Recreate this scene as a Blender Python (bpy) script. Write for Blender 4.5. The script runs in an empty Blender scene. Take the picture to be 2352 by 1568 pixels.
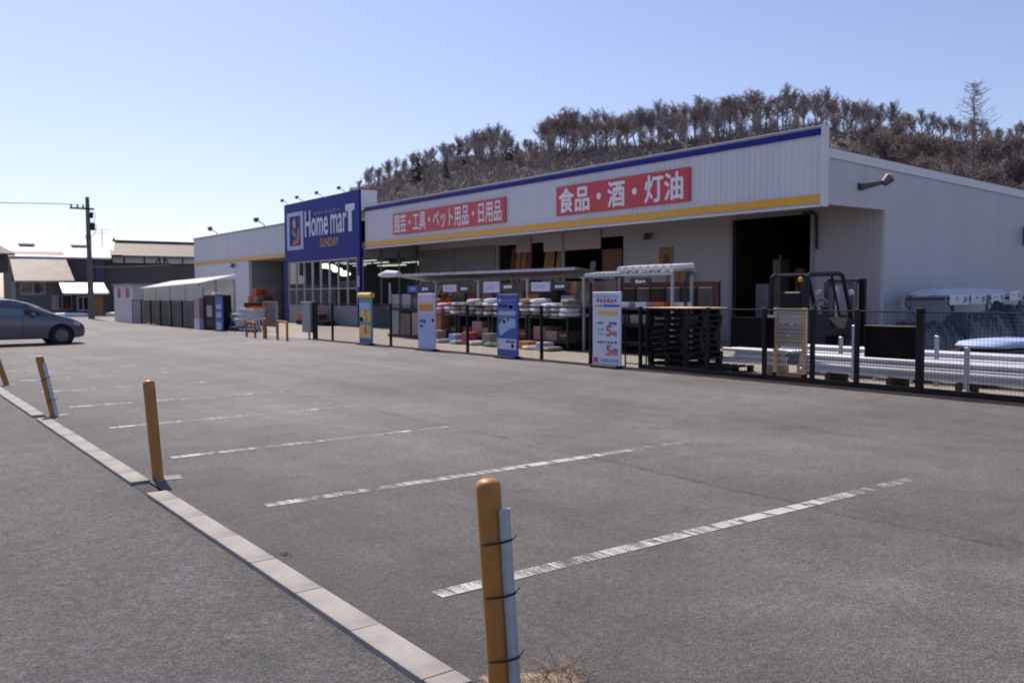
import bpy, math, random
from mathutils import Vector, Matrix
R = math.radians
scene = bpy.context.scene
COL = scene.collection

# ------------------------------------------------------------------ camera, sky, sun, exposure
cam_d = bpy.data.cameras.new("camera"); cam = bpy.data.objects.new("camera", cam_d); COL.objects.link(cam)
yaw, pitch, roll = R(36.84), R(3.1), R(0.261)
fw = Vector((math.sin(yaw)*math.cos(pitch), math.cos(yaw)*math.cos(pitch), -math.sin(pitch)))
rt = Vector((math.cos(yaw), -math.sin(yaw), 0)); up = rt.cross(fw)
rt2 = rt*math.cos(roll) - up*math.sin(roll); up2 = up*math.cos(roll) + rt*math.sin(roll)
mw = Matrix((rt2, up2, -fw)).transposed().to_4x4(); mw.translation = Vector((0, 0, 1.6))
cam.matrix_world = mw
cam_d.sensor_width = 36; cam_d.lens = 36*2006/2352
cam_d.clip_start = 0.05; cam_d.clip_end = 4000
cam_d.dof.use_dof = True; cam_d.dof.focus_distance = 4.2; cam_d.dof.aperture_fstop = 3.8
scene.camera = cam

SUN_EL, SUN_AZ = 54.0, 4.0          # azimuth measured from +Y towards +X
w = bpy.data.worlds.new("World"); scene.world = w; w.use_nodes = True
nt = w.node_tree; nt.nodes.clear()
wo = nt.nodes.new("ShaderNodeOutputWorld"); bg = nt.nodes.new("ShaderNodeBackground")
sky = nt.nodes.new("ShaderNodeTexSky"); sky.sky_type = 'NISHITA'; sky.sun_disc = False
sky.sun_elevation = R(SUN_EL); sky.sun_rotation = R(SUN_AZ); sky.altitude = 300
sky.air_density = 1.0; sky.dust_density = 1.15; sky.ozone_density = 2.8
bg.inputs[1].default_value = 0.100
tint = nt.nodes.new("ShaderNodeMix"); tint.data_type = 'RGBA'; tint.blend_type = 'MULTIPLY'; tint.inputs[0].default_value = 1
tint.inputs[7].default_value = (1.03, 0.955, 1.06, 1)
hs = nt.nodes.new("ShaderNodeHueSaturation"); hs.inputs["Saturation"].default_value = 0.93
nt.links.new(sky.outputs[0], hs.inputs["Color"]); nt.links.new(hs.outputs[0], tint.inputs[6]); nt.links.new(tint.outputs[2], bg.inputs[0]); nt.links.new(bg.outputs[0], wo.inputs[0])
sd = bpy.data.lights.new("sun", 'SUN'); sd.energy = 4.0; sd.angle = R(0.5); sd.color = (1.0, 0.90, 0.79)
so = bpy.data.objects.new("sun", sd); COL.objects.link(so)
s_dir = Vector((math.sin(R(SUN_AZ))*math.cos(R(SUN_EL)), math.cos(R(SUN_AZ))*math.cos(R(SUN_EL)), math.sin(R(SUN_EL))))
so.rotation_euler = s_dir.to_track_quat('Z', 'Y').to_euler(); so.location = (0, 0, 40)
vs = scene.view_settings; vs.view_transform = 'Standard'; vs.look = 'None'; vs.gamma = 1.0; vs.use_curve_mapping = False
vs.exposure = 0.46
scene.render.engine = 'CYCLES'
scene.cycles.max_bounces = 6; scene.cycles.transparent_max_bounces = 12

rnd = random.Random(7)

# ------------------------------------------------------------------ materials
def newmat(name):
    m = bpy.data.materials.new(name); m.use_nodes = True
    n = m.node_tree.nodes; l = m.node_tree.links
    return m, n, l, n["Principled BSDF"]

def mat(name, col, rough=0.6, metal=0.0, var=0.12, scale=3.0, bump=0.0, bscale=60.0, spec=0.5, coat=0.0, rvar=0.0, stretch=None):
    m, n, l, b = newmat(name)
    b.inputs["Roughness"].default_value = rough; b.inputs["Metallic"].default_value = metal
    b.inputs["Specular IOR Level"].default_value = spec; b.inputs["Coat Weight"].default_value = coat
    b.inputs["Coat Roughness"].default_value = 0.08
    tc = n.new("ShaderNodeTexCoord"); src = tc.outputs["Object"]
    if stretch:
        mp = n.new("ShaderNodeMapping"); mp.inputs["Scale"].default_value = stretch; l.new(src, mp.inputs[0]); src = mp.outputs[0]
    nz = n.new("ShaderNodeTexNoise"); nz.inputs["Scale"].default_value = scale; nz.inputs["Detail"].default_value = 6; nz.inputs["Roughness"].default_value = 0.65
    l.new(src, nz.inputs["Vector"])
    cr = n.new("ShaderNodeMapRange"); cr.inputs[1].default_value = 0.25; cr.inputs[2].default_value = 0.75
    cr.inputs[3].default_value = 1-var; cr.inputs[4].default_value = 1+var; l.new(nz.outputs["Fac"], cr.inputs[0])
    mx = n.new("ShaderNodeMix"); mx.data_type = 'RGBA'; mx.blend_type = 'MULTIPLY'; mx.inputs[0].default_value = 1
    mx.inputs[6].default_value = (*col, 1); l.new(cr.outputs[0], mx.inputs[7]); l.new(mx.outputs[2], b.inputs["Base Color"])
    if rvar:
        rr = n.new("ShaderNodeMapRange"); rr.inputs[3].default_value = max(0, rough-rvar); rr.inputs[4].default_value = min(1, rough+rvar)
        l.new(nz.outputs["Fac"], rr.inputs[0]); l.new(rr.outputs[0], b.inputs["Roughness"])
    if bump:
        nb = n.new("ShaderNodeTexNoise"); nb.inputs["Scale"].default_value = bscale; nb.inputs["Detail"].default_value = 3; l.new(src, nb.inputs["Vector"])
        bp = n.new("ShaderNodeBump"); bp.inputs["Strength"].default_value = bump; bp.inputs["Distance"].default_value = 0.01
        l.new(nb.outputs["Fac"], bp.inputs["Height"]); l.new(bp.outputs[0], b.inputs["Normal"])
    return m

def asphalt(name, base, tint, speck=0.5, edge_x=None):
    m, n, l, b = newmat(name)
    tc = n.new("ShaderNodeTexCoord"); O = tc.outputs["Object"]
    def noise(s, d=4, r=0.6, dist=0.0):
        t = n.new("ShaderNodeTexNoise"); t.inputs["Scale"].default_value = s; t.inputs["Detail"].default_value = d
        t.inputs["Roughness"].default_value = r; t.inputs["Distortion"].default_value = dist; l.new(O, t.inputs["Vector"]); return t.outputs["Fac"]
    def mr(x, a, bb, c, d):
        k = n.new("ShaderNodeMapRange"); k.inputs[1].default_value = a; k.inputs[2].default_value = bb; k.inputs[3].default_value = c; k.inputs[4].default_value = d
        l.new(x, k.inputs[0]); return k.outputs[0]
    def mth(op, x, y):
        k = n.new("ShaderNodeMath"); k.operation = op
        for i, v in enumerate((x, y)):
            if isinstance(v, (int, float)): k.inputs[i].default_value = v
            else: l.new(v, k.inputs[i])
        return k.outputs[0]
    big = mr(noise(0.28, 5, 0.6, 0.6), 0.3, 0.7, 0.70, 1.30)
    mid = mr(noise(2.6, 6, 0.7), 0.3, 0.7, 0.78, 1.22)
    fine = mr(noise(70, 3, 0.85), 0.33, 0.67, 1-speck*1.15, 1+speck*1.25)
    fine2 = mr(noise(22, 4, 0.8), 0.32, 0.68, 1-speck*0.8, 1+speck*0.8)
    v = mth('MULTIPLY', mth('MULTIPLY', big, mid), mth('MULTIPLY', fine, fine2))
    # oil drips and scuffed tracks
    oil = mth('MULTIPLY', mr(noise(0.9, 3, 0.5, 0.8), 0.60, 0.70, 0, 1), mr(noise(5.5, 4, 0.7), 0.40, 0.62, 0, 1))
    v = mth('MULTIPLY', v, mr(oil, 0, 1, 1.0, 0.70))
    mpx = n.new("ShaderNodeMapping"); mpx.inputs["Scale"].default_value = (1.1, 0.06, 1); l.new(O, mpx.inputs[0])
    trk = n.new("ShaderNodeTexNoise"); trk.inputs["Scale"].default_value = 1.0; trk.inputs["Detail"].default_value = 4; l.new(mpx.outputs[0], trk.inputs["Vector"])
    v = mth('MULTIPLY', v, mr(trk.outputs["Fac"], 0.35, 0.65, 0.86, 1.14))
    # pale chippings
    vo = n.new("ShaderNodeTexVoronoi"); vo.inputs["Scale"].default_value = 62; l.new(O, vo.inputs["Vector"])
    chip = mth('MULTIPLY', mr(vo.outputs["Distance"], 0.16, 0.30, 1, 0), mr(noise(23, 2), 0.55, 0.66, 0, 1))
    v = mth('ADD', v, mth('MULTIPLY', chip, speck*3.2))
    # dark pits
    vo2 = n.new("ShaderNodeTexVoronoi"); vo2.inputs["Scale"].default_value = 41; l.new(O, vo2.inputs["Vector"])
    pit = mth('MULTIPLY', mr(vo2.outputs["Distance"], 0.15, 0.30, 1, 0), mr(noise(17, 2), 0.5, 0.62, 0, 1))
    v = mth('MULTIPLY', v, mr(pit, 0, 1, 1, 0.62))
    if edge_x is not None:                      # trodden-in dirt beside the kerb and the tarred joint along the bays
        sx = n.new("ShaderNodeSeparateXYZ"); l.new(O, sx.inputs[0])
        ed = mth('ADD', sx.outputs[0], mth('MULTIPLY', noise(1.6, 5, 0.7), 1.6))
        v = mth('MULTIPLY', v, mr(ed, edge_x+0.7, edge_x+2.7, 0.62, 1.0))
        for jx, wd, dk in ((5.68, 0.028, 0.62), (8.88, 0.02, 0.75)):
            off = mth('MULTIPLY', mth('SUBTRACT', noise(0.8, 4, 0.6), 0.5), 0.42)
            dj = mth('ABSOLUTE', mth('SUBTRACT', mth('ADD', sx.outputs[0], off), jx), 0)
            gate = mr(noise(1.1, 3), 0.42, 0.58, dk, 1.0)
            jn = mr(dj, wd*0.5, wd*1.7, 0, 1)
            v = mth('MULTIPLY', v, mth('MAXIMUM', jn, gate))
    mx = n.new("ShaderNodeMix"); mx.data_type = 'RGBA'; mx.blend_type = 'MULTIPLY'; mx.inputs[0].default_value = 1
    mx.inputs[6].default_value = (base*tint[0], base*tint[1], base*tint[2], 1); l.new(v, mx.inputs[7]); l.new(mx.outputs[2], b.inputs["Base Color"])
    b.inputs["Roughness"].default_value = 0.68; b.inputs["Specular IOR Level"].default_value = 0.5
    bp = n.new("ShaderNodeBump"); bp.inputs["Strength"].default_value = 0.8; bp.inputs["Distance"].default_value = 0.007
    l.new(mth('ADD', fine, mth('MULTIPLY', chip, 0.8)), bp.inputs["Height"]); l.new(bp.outputs[0], b.inputs["Normal"])
    return m

def worn_paint(name, wear, slope=0.017):
    m, n, l, b = newmat(name)
    b.inputs["Base Color"].default_value = (0.44, 0.43, 0.41, 1); b.inputs["Roughness"].default_value = 0.75
    tc = n.new("ShaderNodeTexCoord"); O = tc.outputs["Object"]
    mp = n.new("ShaderNodeMapping"); mp.inputs["Scale"].default_value = (7.0, 1.2, 1); l.new(O, mp.inputs[0])
    n1 = n.new("ShaderNodeTexNoise"); n1.inputs["Scale"].default_value = 1.0; n1.inputs["Detail"].default_value = 5; n1.inputs["Roughness"].default_value = 0.7; l.new(mp.outputs[0], n1.inputs["Vector"])
    n2 = n.new("ShaderNodeTexNoise"); n2.inputs["Scale"].default_value = 70; n2.inputs["Detail"].default_value = 3; l.new(O, n2.inputs["Vector"])
    n3 = n.new("ShaderNodeTexNoise"); n3.inputs["Scale"].default_value = 0.55; n3.inputs["Detail"].default_value = 2; l.new(O, n3.inputs["Vector"])
    def mth(op, x, y):
        k = n.new("ShaderNodeMath"); k.operation = op
        for i, v in enumerate((x, y)):
            if isinstance(v, (int, float)): k.inputs[i].default_value = v
            else: l.new(v, k.inputs[i])
        return k.outputs[0]
    s = mth('ADD', mth('MULTIPLY', n1.outputs[0], 0.72), mth('MULTIPLY', n2.outputs[0], 0.28))
    sx = n.new("ShaderNodeSeparateXYZ"); l.new(O, sx.inputs[0])
    s = mth('SUBTRACT', s, mth('MULTIPLY', sx.outputs[0], slope))        # the end in the aisle is driven over more
    s = mth('ADD', s, mth('MULTIPLY', mth('SUBTRACT', n3.outputs[0], 0.5), 0.6))
    a = n.new("ShaderNodeMapRange"); a.inputs[1].default_value = wear-0.07; a.inputs[2].default_value = wear+0.07; l.new(s, a.inputs[0])
    vc = n.new("ShaderNodeTexVoronoi"); vc.voronoi_dimensions = '1D'; vc.feature = 'DISTANCE_TO_EDGE'; vc.inputs["Scale"].default_value = 3.4
    sk = mth('ADD', mth('ADD', sx.outputs[0], mth('MULTIPLY', sx.outputs[1], 0.22)), mth('MULTIPLY', n1.outputs[0], 0.35)); l.new(sk, vc.inputs["W"])
    ck = n.new("ShaderNodeMapRange"); ck.inputs[1].default_value = 0.02; ck.inputs[2].default_value = 0.075; l.new(vc.outputs["Distance"], ck.inputs[0])
    l.new(mth('MULTIPLY', mth('MULTIPLY', a.outputs[0], ck.outputs[0]), 0.95), b.inputs["Alpha"])
    return m

def glass(name, tint=(0.7, 0.8, 0.85), refl=0.25, alpha=0.35):
    m, n, l, b = newmat(name)
    g = n.new("ShaderNodeBsdfGlossy"); g.inputs["Roughness"].default_value = 0.03; g.inputs[0].default_value = (0.9, 0.95, 1, 1)
    t = n.new("ShaderNodeBsdfTransparent"); t.inputs[0].default_value = (*tint, 1)
    f = n.new("ShaderNodeLayerWeight"); f.inputs[0].default_value = 0.5
    p = n.new("ShaderNodeMath"); p.operation = 'POWER'; p.inputs[1].default_value = 4.0; l.new(f.outputs["Facing"], p.inputs[0])
    a = n.new("ShaderNodeMath"); a.operation = 'MULTIPLY_ADD'; a.inputs[1].default_value = 0.7; a.inputs[2].default_value = refl*0.2; l.new(p.outputs[0], a.inputs[0])
    mx = n.new("ShaderNodeMixShader"); l.new(a.outputs[0], mx.inputs[0]); l.new(t.outputs[0], mx.inputs[1]); l.new(g.outputs[0], mx.inputs[2])
    l.new(mx.outputs[0], n["Material Output"].inputs[0]); return m

def translucent(name, col, tr=0.6, clear=0.25):
    m, n, l, b = newmat(name)
    b.inputs["Base Color"].default_value = (*col, 1); b.inputs["Roughness"].default_value = 0.35
    t = n.new("ShaderNodeBsdfTranslucent"); t.inputs[0].default_value = (*col, 1)
    c = n.new("ShaderNodeBsdfTransparent"); c.inputs[0].default_value = (0.95, 0.97, 0.98, 1)
    nz = n.new("ShaderNodeTexNoise"); nz.inputs["Scale"].default_value = 2.0; nz.inputs["Detail"].default_value = 5
    tc = n.new("ShaderNodeTexCoord"); l.new(tc.outputs["Object"], nz.inputs["Vector"])
    mr = n.new("ShaderNodeMapRange"); mr.inputs[3].default_value = clear*0.6; mr.inputs[4].default_value = clear*1.4; l.new(nz.outputs[0], mr.inputs[0])
    m1 = n.new("ShaderNodeMixShader"); m1.inputs[0].default_value = tr; l.new(b.outputs[0], m1.inputs[1]); l.new(t.outputs[0], m1.inputs[2])
    m2 = n.new("ShaderNodeMixShader"); l.new(mr.outputs[0], m2.inputs[0]); l.new(m1.outputs[0], m2.inputs[1]); l.new(c.outputs[0], m2.inputs[2])
    l.new(m2.outputs[0], n["Material Output"].inputs[0]); return m

def emit(name, col, s):
    m, n, l, b = newmat(name)
    e = n.new("ShaderNodeEmission"); e.inputs[0].default_value = (*col, 1); e.inputs[1].default_value = s
    l.new(e.outputs[0], n["Material Output"].inputs[0]); return m

LOT = asphalt("lot_asphalt", 0.122, (1.0, 0.915, 0.87), 0.55, edge_x=2.04)
ROAD = asphalt("road_asphalt", 0.086, (1.0, 0.945, 0.945), 0.66)
YARD = mat("yard_paving", (0.27, 0.235, 0.20), 0.85, var=0.14, scale=0.6, bump=0.2)
GROUND = mat("far_ground", (0.16, 0.145, 0.13), 0.9, var=0.25, scale=0.2)
KERB = mat("kerb_concrete", (0.285, 0.268, 0.246), 0.88, var=0.36, scale=2.2, bump=0.35, bscale=120)
CONC = mat("foot_concrete", (0.42, 0.39, 0.35), 0.85, var=0.18, scale=6, bump=0.3)
FOOTC = mat("footing_concrete", (0.24, 0.215, 0.19), 0.9, var=0.35, scale=7, bump=0.5)
FENCEFOOT = mat("fence_foot", (0.17, 0.125, 0.10), 0.9, var=0.3, scale=2)
PAINT = [worn_paint("worn_line_paint", 0.462, 0.008), worn_paint("worn_line_paint_partly", 0.475, 0.009), worn_paint("worn_line_paint_faded", 0.43, 0.060)]
YEL = mat("bollard_ochre", (0.43, 0.175, 0.030), 0.42, var=0.22, scale=7, bump=0.06, bscale=30, rvar=0.08)
RUST = mat("guard_rust_orange", (0.36, 0.13, 0.03), 0.55, var=0.3, scale=6)
GALV = mat("galvanised_steel", (0.44, 0.48, 0.54), 0.42, metal=0.55, var=0.18, scale=9, rvar=0.12)
TIE = mat("black_cable_tie", (0.015, 0.015, 0.016), 0.45)
BLACK = mat("black_paint", (0.008, 0.007, 0.008), 0.6, var=0.2, spec=0.25)
WIRE = mat("black_wire", (0.006, 0.006, 0.007), 0.9, spec=0.02)
DARKSTEEL = mat("dark_steel", (0.025, 0.025, 0.03), 0.5, spec=0.3, metal=0.1, var=0.2)
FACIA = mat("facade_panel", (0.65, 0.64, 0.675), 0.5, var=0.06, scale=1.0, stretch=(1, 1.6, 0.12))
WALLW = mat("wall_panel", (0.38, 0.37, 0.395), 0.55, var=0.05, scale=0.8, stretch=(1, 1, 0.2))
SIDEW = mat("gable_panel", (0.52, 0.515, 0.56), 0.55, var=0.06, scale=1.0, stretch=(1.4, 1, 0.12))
COPING = mat("coping_white", (0.66, 0.66, 0.68), 0.35, var=0.03)
BLUE = mat("sign_blue", (0.008, 0.013, 0.215), 0.5, var=0.04, spec=0.2)
STRIPEB = mat("stripe_blue", (0.012, 0.018, 0.22), 0.5, var=0.05, spec=0.2)
STRIPEY = mat("stripe_yellow", (0.78, 0.37, 0.02), 0.4, var=0.05)
RED = mat("sign_red", (0.58, 0.035, 0.06), 0.4, var=0.06)
WHITE = mat("lettering_white", (0.80, 0.80, 0.82), 0.4, var=0.03)
ORANGE = mat("lettering_orange", (0.72, 0.30, 0.04), 0.4, var=0.05)
GREEN = mat("logo_green", (0.03, 0.15, 0.12), 0.4)
GREY = mat("grey_panel", (0.25, 0.26, 0.29), 0.5, var=0.08)
SOFFIT = mat("soffit", (0.34, 0.32, 0.31), 0.7, var=0.06)
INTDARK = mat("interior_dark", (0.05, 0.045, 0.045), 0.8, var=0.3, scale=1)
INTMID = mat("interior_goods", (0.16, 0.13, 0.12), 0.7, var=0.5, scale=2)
WOOD = mat("timber_brown", (0.30, 0.15, 0.07), 0.65, var=0.25, scale=4, stretch=(4, 4, 0.4))
WOODRED = mat("timber_red", (0.16, 0.05, 0.035), 0.65, var=0.25, scale=4, stretch=(4, 4, 0.4))
PLY = mat("plywood_pale", (0.58, 0.42, 0.27), 0.6, var=0.15, scale=5)
GLASS = glass("shop_glass")
LAMP = emit("warm_lamp", (1.0, 0.80, 0.55), 4)
LAMPC = emit("ceiling_tube", (1.0, 0.9, 0.7), 0.9)
POLY = translucent("polycarbonate", (0.86, 0.88, 0.84), 0.75, 0.18)
POLYROOF = translucent("roof_sheet", (0.88, 0.88, 0.86), 0.3, 0.03)
CANROOF = mat("corrugated_roof", (0.42, 0.44, 0.49), 0.4, metal=0.3, var=0.15)
TARP = mat("white_tarp", (0.56, 0.57, 0.63), 0.5, var=0.05, bump=0.4, bscale=6)
BAG = mat("white_bag", (0.66, 0.65, 0.68), 0.18, var=0.10, scale=7, bump=0.6, bscale=9)
BAGB = mat("beige_bag", (0.27, 0.22, 0.18), 0.4, var=0.15, scale=7, bump=0.5, bscale=9)
BAGD = mat("dark_blue_bag", (0.028, 0.036, 0.075), 0.35, var=0.4, scale=4, bump=0.8, bscale=7)
CARTON = mat("carton_brown", (0.06, 0.04, 0.032), 0.75, var=0.2)
PINK = mat("pinkish_sack", (0.40, 0.26, 0.23), 0.6, var=0.15)
PLASTO = mat("orange_plastic", (0.62, 0.09, 0.02), 0.35, var=0.1)
PALLET = mat("black_pallet_plastic", (0.009, 0.009, 0.012), 0.55, spec=0.25, var=0.25)
WRAP = mat("dark_netting", (0.010, 0.008, 0.009), 0.8, spec=0.15, var=0.35, scale=3)
RAIL = mat("pale_steel", (0.50, 0.52, 0.58), 0.42, metal=0.0, var=0.10, scale=2, rvar=0.1)
CARP = mat("car_paint_grey_blue", (0.10, 0.105, 0.125), 0.3, metal=0.2, var=0.03, coat=0.7)
CARG = mat("car_glass", (0.012, 0.016, 0.03), 0.05, spec=0.8, var=0.0)
CARGB = mat("car_glass_bright", (0.20, 0.26, 0.28), 0.04, metal=0.5, var=0.0)  # paler glass copy, the bright view through the window put into its colour
TYRE = mat("tyre_rubber", (0.02, 0.02, 0.022), 0.8)
RIM = mat("alloy_rim", (0.13, 0.13, 0.15), 0.35, metal=0.8, var=0.05)
LAMPGL = mat("headlamp_clear", (0.5, 0.52, 0.56), 0.1, spec=0.8, var=0.02)
FORK = mat("forklift_navy", (0.008, 0.009, 0.018), 0.5, spec=0.25, var=0.15)
FORKG = mat("forklift_grey", (0.07, 0.075, 0.10), 0.4, var=0.15)
FORKY = mat("forklift_yellow", (0.5, 0.36, 0.04), 0.5)
LENSY = mat("lamp_lens_amber", (0.55, 0.36, 0.08), 0.15, var=0.1)
LAMPBODY = mat("lamp_body", (0.11, 0.11, 0.12), 0.45, metal=0.4)
POLEM = mat("concrete_pole", (0.13, 0.125, 0.13), 0.8, var=0.1)
TILE = mat("roof_tile", (0.145, 0.10, 0.082), 0.65, var=0.25, scale=5, rvar=0.1)
METROOF = mat("metal_roof", (0.34, 0.275, 0.24), 0.5, metal=0.1, var=0.28, scale=1.6, rvar=0.1)
METROOFW = mat("metal_roof_white", (0.84, 0.82, 0.78), 0.3, metal=0.15, var=0.06, rvar=0.1)
HWALLD = mat("house_wall_dark", (0.085, 0.072, 0.068), 0.8, var=0.15, scale=2)
HWALLB = mat("house_wall_blue", (0.15, 0.15, 0.16), 0.8, var=0.1)
PLASTER = mat("white_plaster", (0.62, 0.60, 0.58), 0.8, var=0.06)
SIDING = mat("grey_siding", (0.105, 0.093, 0.09), 0.75, var=0.15, stretch=(0.5, 0.5, 6))
TIMBER = mat("dark_timber", (0.05, 0.037, 0.03), 0.8)
FRAMEW = mat("window_frame", (0.38, 0.38, 0.40), 0.5)
SNOW = mat("old_snow", (0.74, 0.76, 0.82), 0.7, var=0.1, bump=0.6, bscale=9)
HILL = mat("hill_leaf_litter", (0.055, 0.045, 0.043), 0.95, var=0.45, scale=0.12)
BARK = mat("bark", (0.19, 0.165, 0.165), 0.9, var=0.25, scale=0.8)
TWIG = mat("twig_brown", (0.30, 0.255, 0.255), 0.9, var=0.3, scale=0.5)
TWIGR = mat("twig_rust", (0.29, 0.225, 0.205), 0.9, var=0.35, scale=0.5)
LEAFB = mat("dry_oak_leaves", (0.125, 0.086, 0.066), 0.85, var=0.4, scale=0.6)
NEEDLE = mat("evergreen_needles", (0.022, 0.032, 0.022), 0.9, var=0.3)
STRAW = mat("dry_weed", (0.30, 0.21, 0.14), 0.9, var=0.3, scale=20)
SAND = mat("blown_sand", (0.22, 0.165, 0.125), 0.95, var=0.45, scale=14, bump=0.6, bscale=120)
def ragged(m):
    n, l = m.node_tree.nodes, m.node_tree.links; b = n["Principled BSDF"]
    tc = n.new("ShaderNodeTexCoord"); ln = n.new("ShaderNodeVectorMath"); ln.operation = 'LENGTH'
    mp = n.new("ShaderNodeMapping"); mp.inputs["Scale"].default_value = (2.6, 4.6, 0); l.new(tc.outputs["Object"], mp.inputs[0]); l.new(mp.outputs[0], ln.inputs[0])
    nz = n.new("ShaderNodeTexNoise"); nz.inputs["Scale"].default_value = 28; nz.inputs["Detail"].default_value = 6; nz.inputs["Roughness"].default_value = 0.75; l.new(tc.outputs["Object"], nz.inputs["Vector"])
    a = n.new("ShaderNodeMath"); a.operation = 'MULTIPLY_ADD'; a.inputs[1].default_value = 2.6; l.new(nz.outputs[0], a.inputs[0])
    sb = n.new("ShaderNodeMath"); sb.operation = 'MULTIPLY'; sb.inputs[1].default_value = -1.25; l.new(ln.outputs["Value"], sb.inputs[0]); l.new(sb.outputs[0], a.inputs[2])
    r = n.new("ShaderNodeMapRange"); r.inputs[1].default_value = 0.35; r.inputs[2].default_value = 0.75; l.new(a.outputs[0], r.inputs[0]); l.new(r.outputs[0], b.inputs["Alpha"])
ragged(SAND)
PRINTB = mat("print_blue", (0.03, 0.07, 0.33), 0.5, var=0.08)
PRINTLB = mat("print_pale_blue", (0.34, 0.43, 0.66), 0.5, var=0.1)
PRINTLV = mat("print_lavender", (0.58, 0.52, 0.66), 0.5, var=0.08)
PRINTY = mat("print_yellow", (0.66, 0.46, 0.08), 0.5, var=0.12)
PRINTO = mat("print_orange", (0.55, 0.21, 0.035), 0.5, var=0.15)
PRINTR = mat("print_red", (0.50, 0.05, 0.09), 0.5, var=0.1)
PRINTT = mat("print_teal", (0.10, 0.22, 0.33), 0.5)
PRINTD = mat("print_navy", (0.012, 0.016, 0.045), 0.5)
PRINTG = mat("print_grey", (0.24, 0.27, 0.38), 0.5)

# ------------------------------------------------------------------ mesh builder
class MB:
    def __init__(s): s.v = []; s.f = []; s.mi = []; s.m = 0
    def add(s, vs, fs):
        o = len(s.v); s.v += [tuple(v) for v in vs]; s.f += [tuple(i+o for i in f) for f in fs]; s.mi += [s.m]*len(fs); return s
    def box(s, x0, x1, y0, y1, z0, z1):
        return s.add([(x0,y0,z0),(x1,y0,z0),(x1,y1,z0),(x0,y1,z0),(x0,y0,z1),(x1,y0,z1),(x1,y1,z1),(x0,y1,z1)],
                     [(0,3,2,1),(4,5,6,7),(0,1,5,4),(1,2,6,5),(2,3,7,6),(3,0,4,7)])
    def bbox(s, x0, x1, y0, y1, z0, z1, b=0.01):     # box with chamfered edges
        vs = []; X = (x0, x1); Y = (y0, y1); Z = (z0, z1); sg = (1, -1)
        for i in range(2):
            for j in range(2):
                for k in range(2):
                    vs += [(X[i], Y[j]+sg[j]*b, Z[k]+sg[k]*b), (X[i]+sg[i]*b, Y[j], Z[k]+sg[k]*b), (X[i]+sg[i]*b, Y[j]+sg[j]*b, Z[k])]
        I = lambda i, j, k, a: (i*4+j*2+k)*3+a
        fs = []
        for i in range(2):
            q = [I(i,0,0,0), I(i,1,0,0), I(i,1,1,0), I(i,0,1,0)]; fs.append(q if i else q[::-1])
            q = [I(0,i,0,1), I(0,i,1,1), I(1,i,1,1), I(1,i,0,1)]; fs.append(q if i else q[::-1])
            q = [I(0,0,i,2), I(1,0,i,2), I(1,1,i,2), I(0,1,i,2)]; fs.append(q if i else q[::-1])
        for i in range(2):
            for j in range(2):
                fs.append((I(i,j,0,0), I(i,j,1,0), I(i,j,1,1), I(i,j,0,1)))
                fs.append((I(i,0,j,0), I(i,1,j,0), I(i,1,j,2), I(i,0,j,2)))
                fs.append((I(0,i,j,1), I(1,i,j,1), I(1,i,j,2), I(0,i,j,2)))
                for k in range(2): fs.append((I(i,j,k,0), I(i,j,k,1), I(i,j,k,2)))
        return s.add(vs, fs)
    def tube(s, pts, rad, n=6, cap=True):
        pts = [Vector(p) for p in pts]; rad = rad if isinstance(rad, (list, tuple)) else [rad]*len(pts)
        vs = []; fs = []; u = None
        for i, p in enumerate(pts):
            d = (pts[min(i+1, len(pts)-1)] - pts[max(i-1, 0)]); d = d.normalized() if d.length > 1e-9 else Vector((0, 0, 1))
            if u is None:
                u = d.orthogonal().normalized()
            else:
                u = (u - d*u.dot(d)); u = u.normalized() if u.length > 1e-6 else d.orthogonal().normalized()
            v = d.cross(u)
            for k in range(n):
                a = 2*math.pi*k/n; vs.append(p + (u*math.cos(a) + v*math.sin(a))*rad[i])
        for i in range(len(pts)-1):
            for k in range(n):
                fs.append((i*n+k, i*n+(k+1) % n, (i+1)*n+(k+1) % n, (i+1)*n+k))
        if cap:
            fs.append(tuple(range(n))[::-1]); fs.append(tuple((len(pts)-1)*n+k for k in range(n)))
        return s.add(vs, fs)
    def lathe(s, prof, c=(0, 0, 0), n=16):
        return s.tube([(c[0], c[1], c[2]+z) for r, z in prof], [max(r, 1e-4) for r, z in prof], n)
    def disc_y(s, c, r, t, n=18):                     # short cylinder with its axis along Y
        return s.tube([(c[0], c[1]-t/2, c[2]), (c[0], c[1]+t/2, c[2])], r, n)
    def quad(s, a, b, c, d): return s.add([a, b, c, d], [(0, 1, 2, 3)])
    def prism(s, poly, axis, t0, t1):                 # polygon in the plane normal to axis, extruded from t0 to t1
        n = len(poly)
        def mk(p, t): return (t, p[0], p[1]) if axis == 'X' else (p[0], t, p[1]) if axis == 'Y' else (p[0], p[1], t)
        return s.add([mk(p, t0) for p in poly]+[mk(p, t1) for p in poly],
                     [tuple(range(n))[::-1], tuple(range(n, 2*n))]+[(i, (i+1) % n, n+(i+1) % n, n+i) for i in range(n)])
    def corr(s, X, y0, y1, z0, z1, pitch=0.2, d=0.03, back=0.0):   # trapezoid-ribbed sheet in a plane X, ribs proud towards -X
        ys = []; y = y0
        while y < y1-1e-6:
            for f, dd in ((0, 0), (0.52, 0), (0.62, d), (0.90, d)):
                yy = y+pitch*f
                if yy < y1-1e-6: ys.append((yy, dd))
            y += pitch
        ys.append((y1, 0))
        vs = []
        for yy, dd in ys: vs += [(X-dd, yy, z0), (X-dd, yy, z1)]
        return s.add(vs, [(2*i, 2*i+1, 2*i+3, 2*i+2) for i in range(len(ys)-1)])
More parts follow.
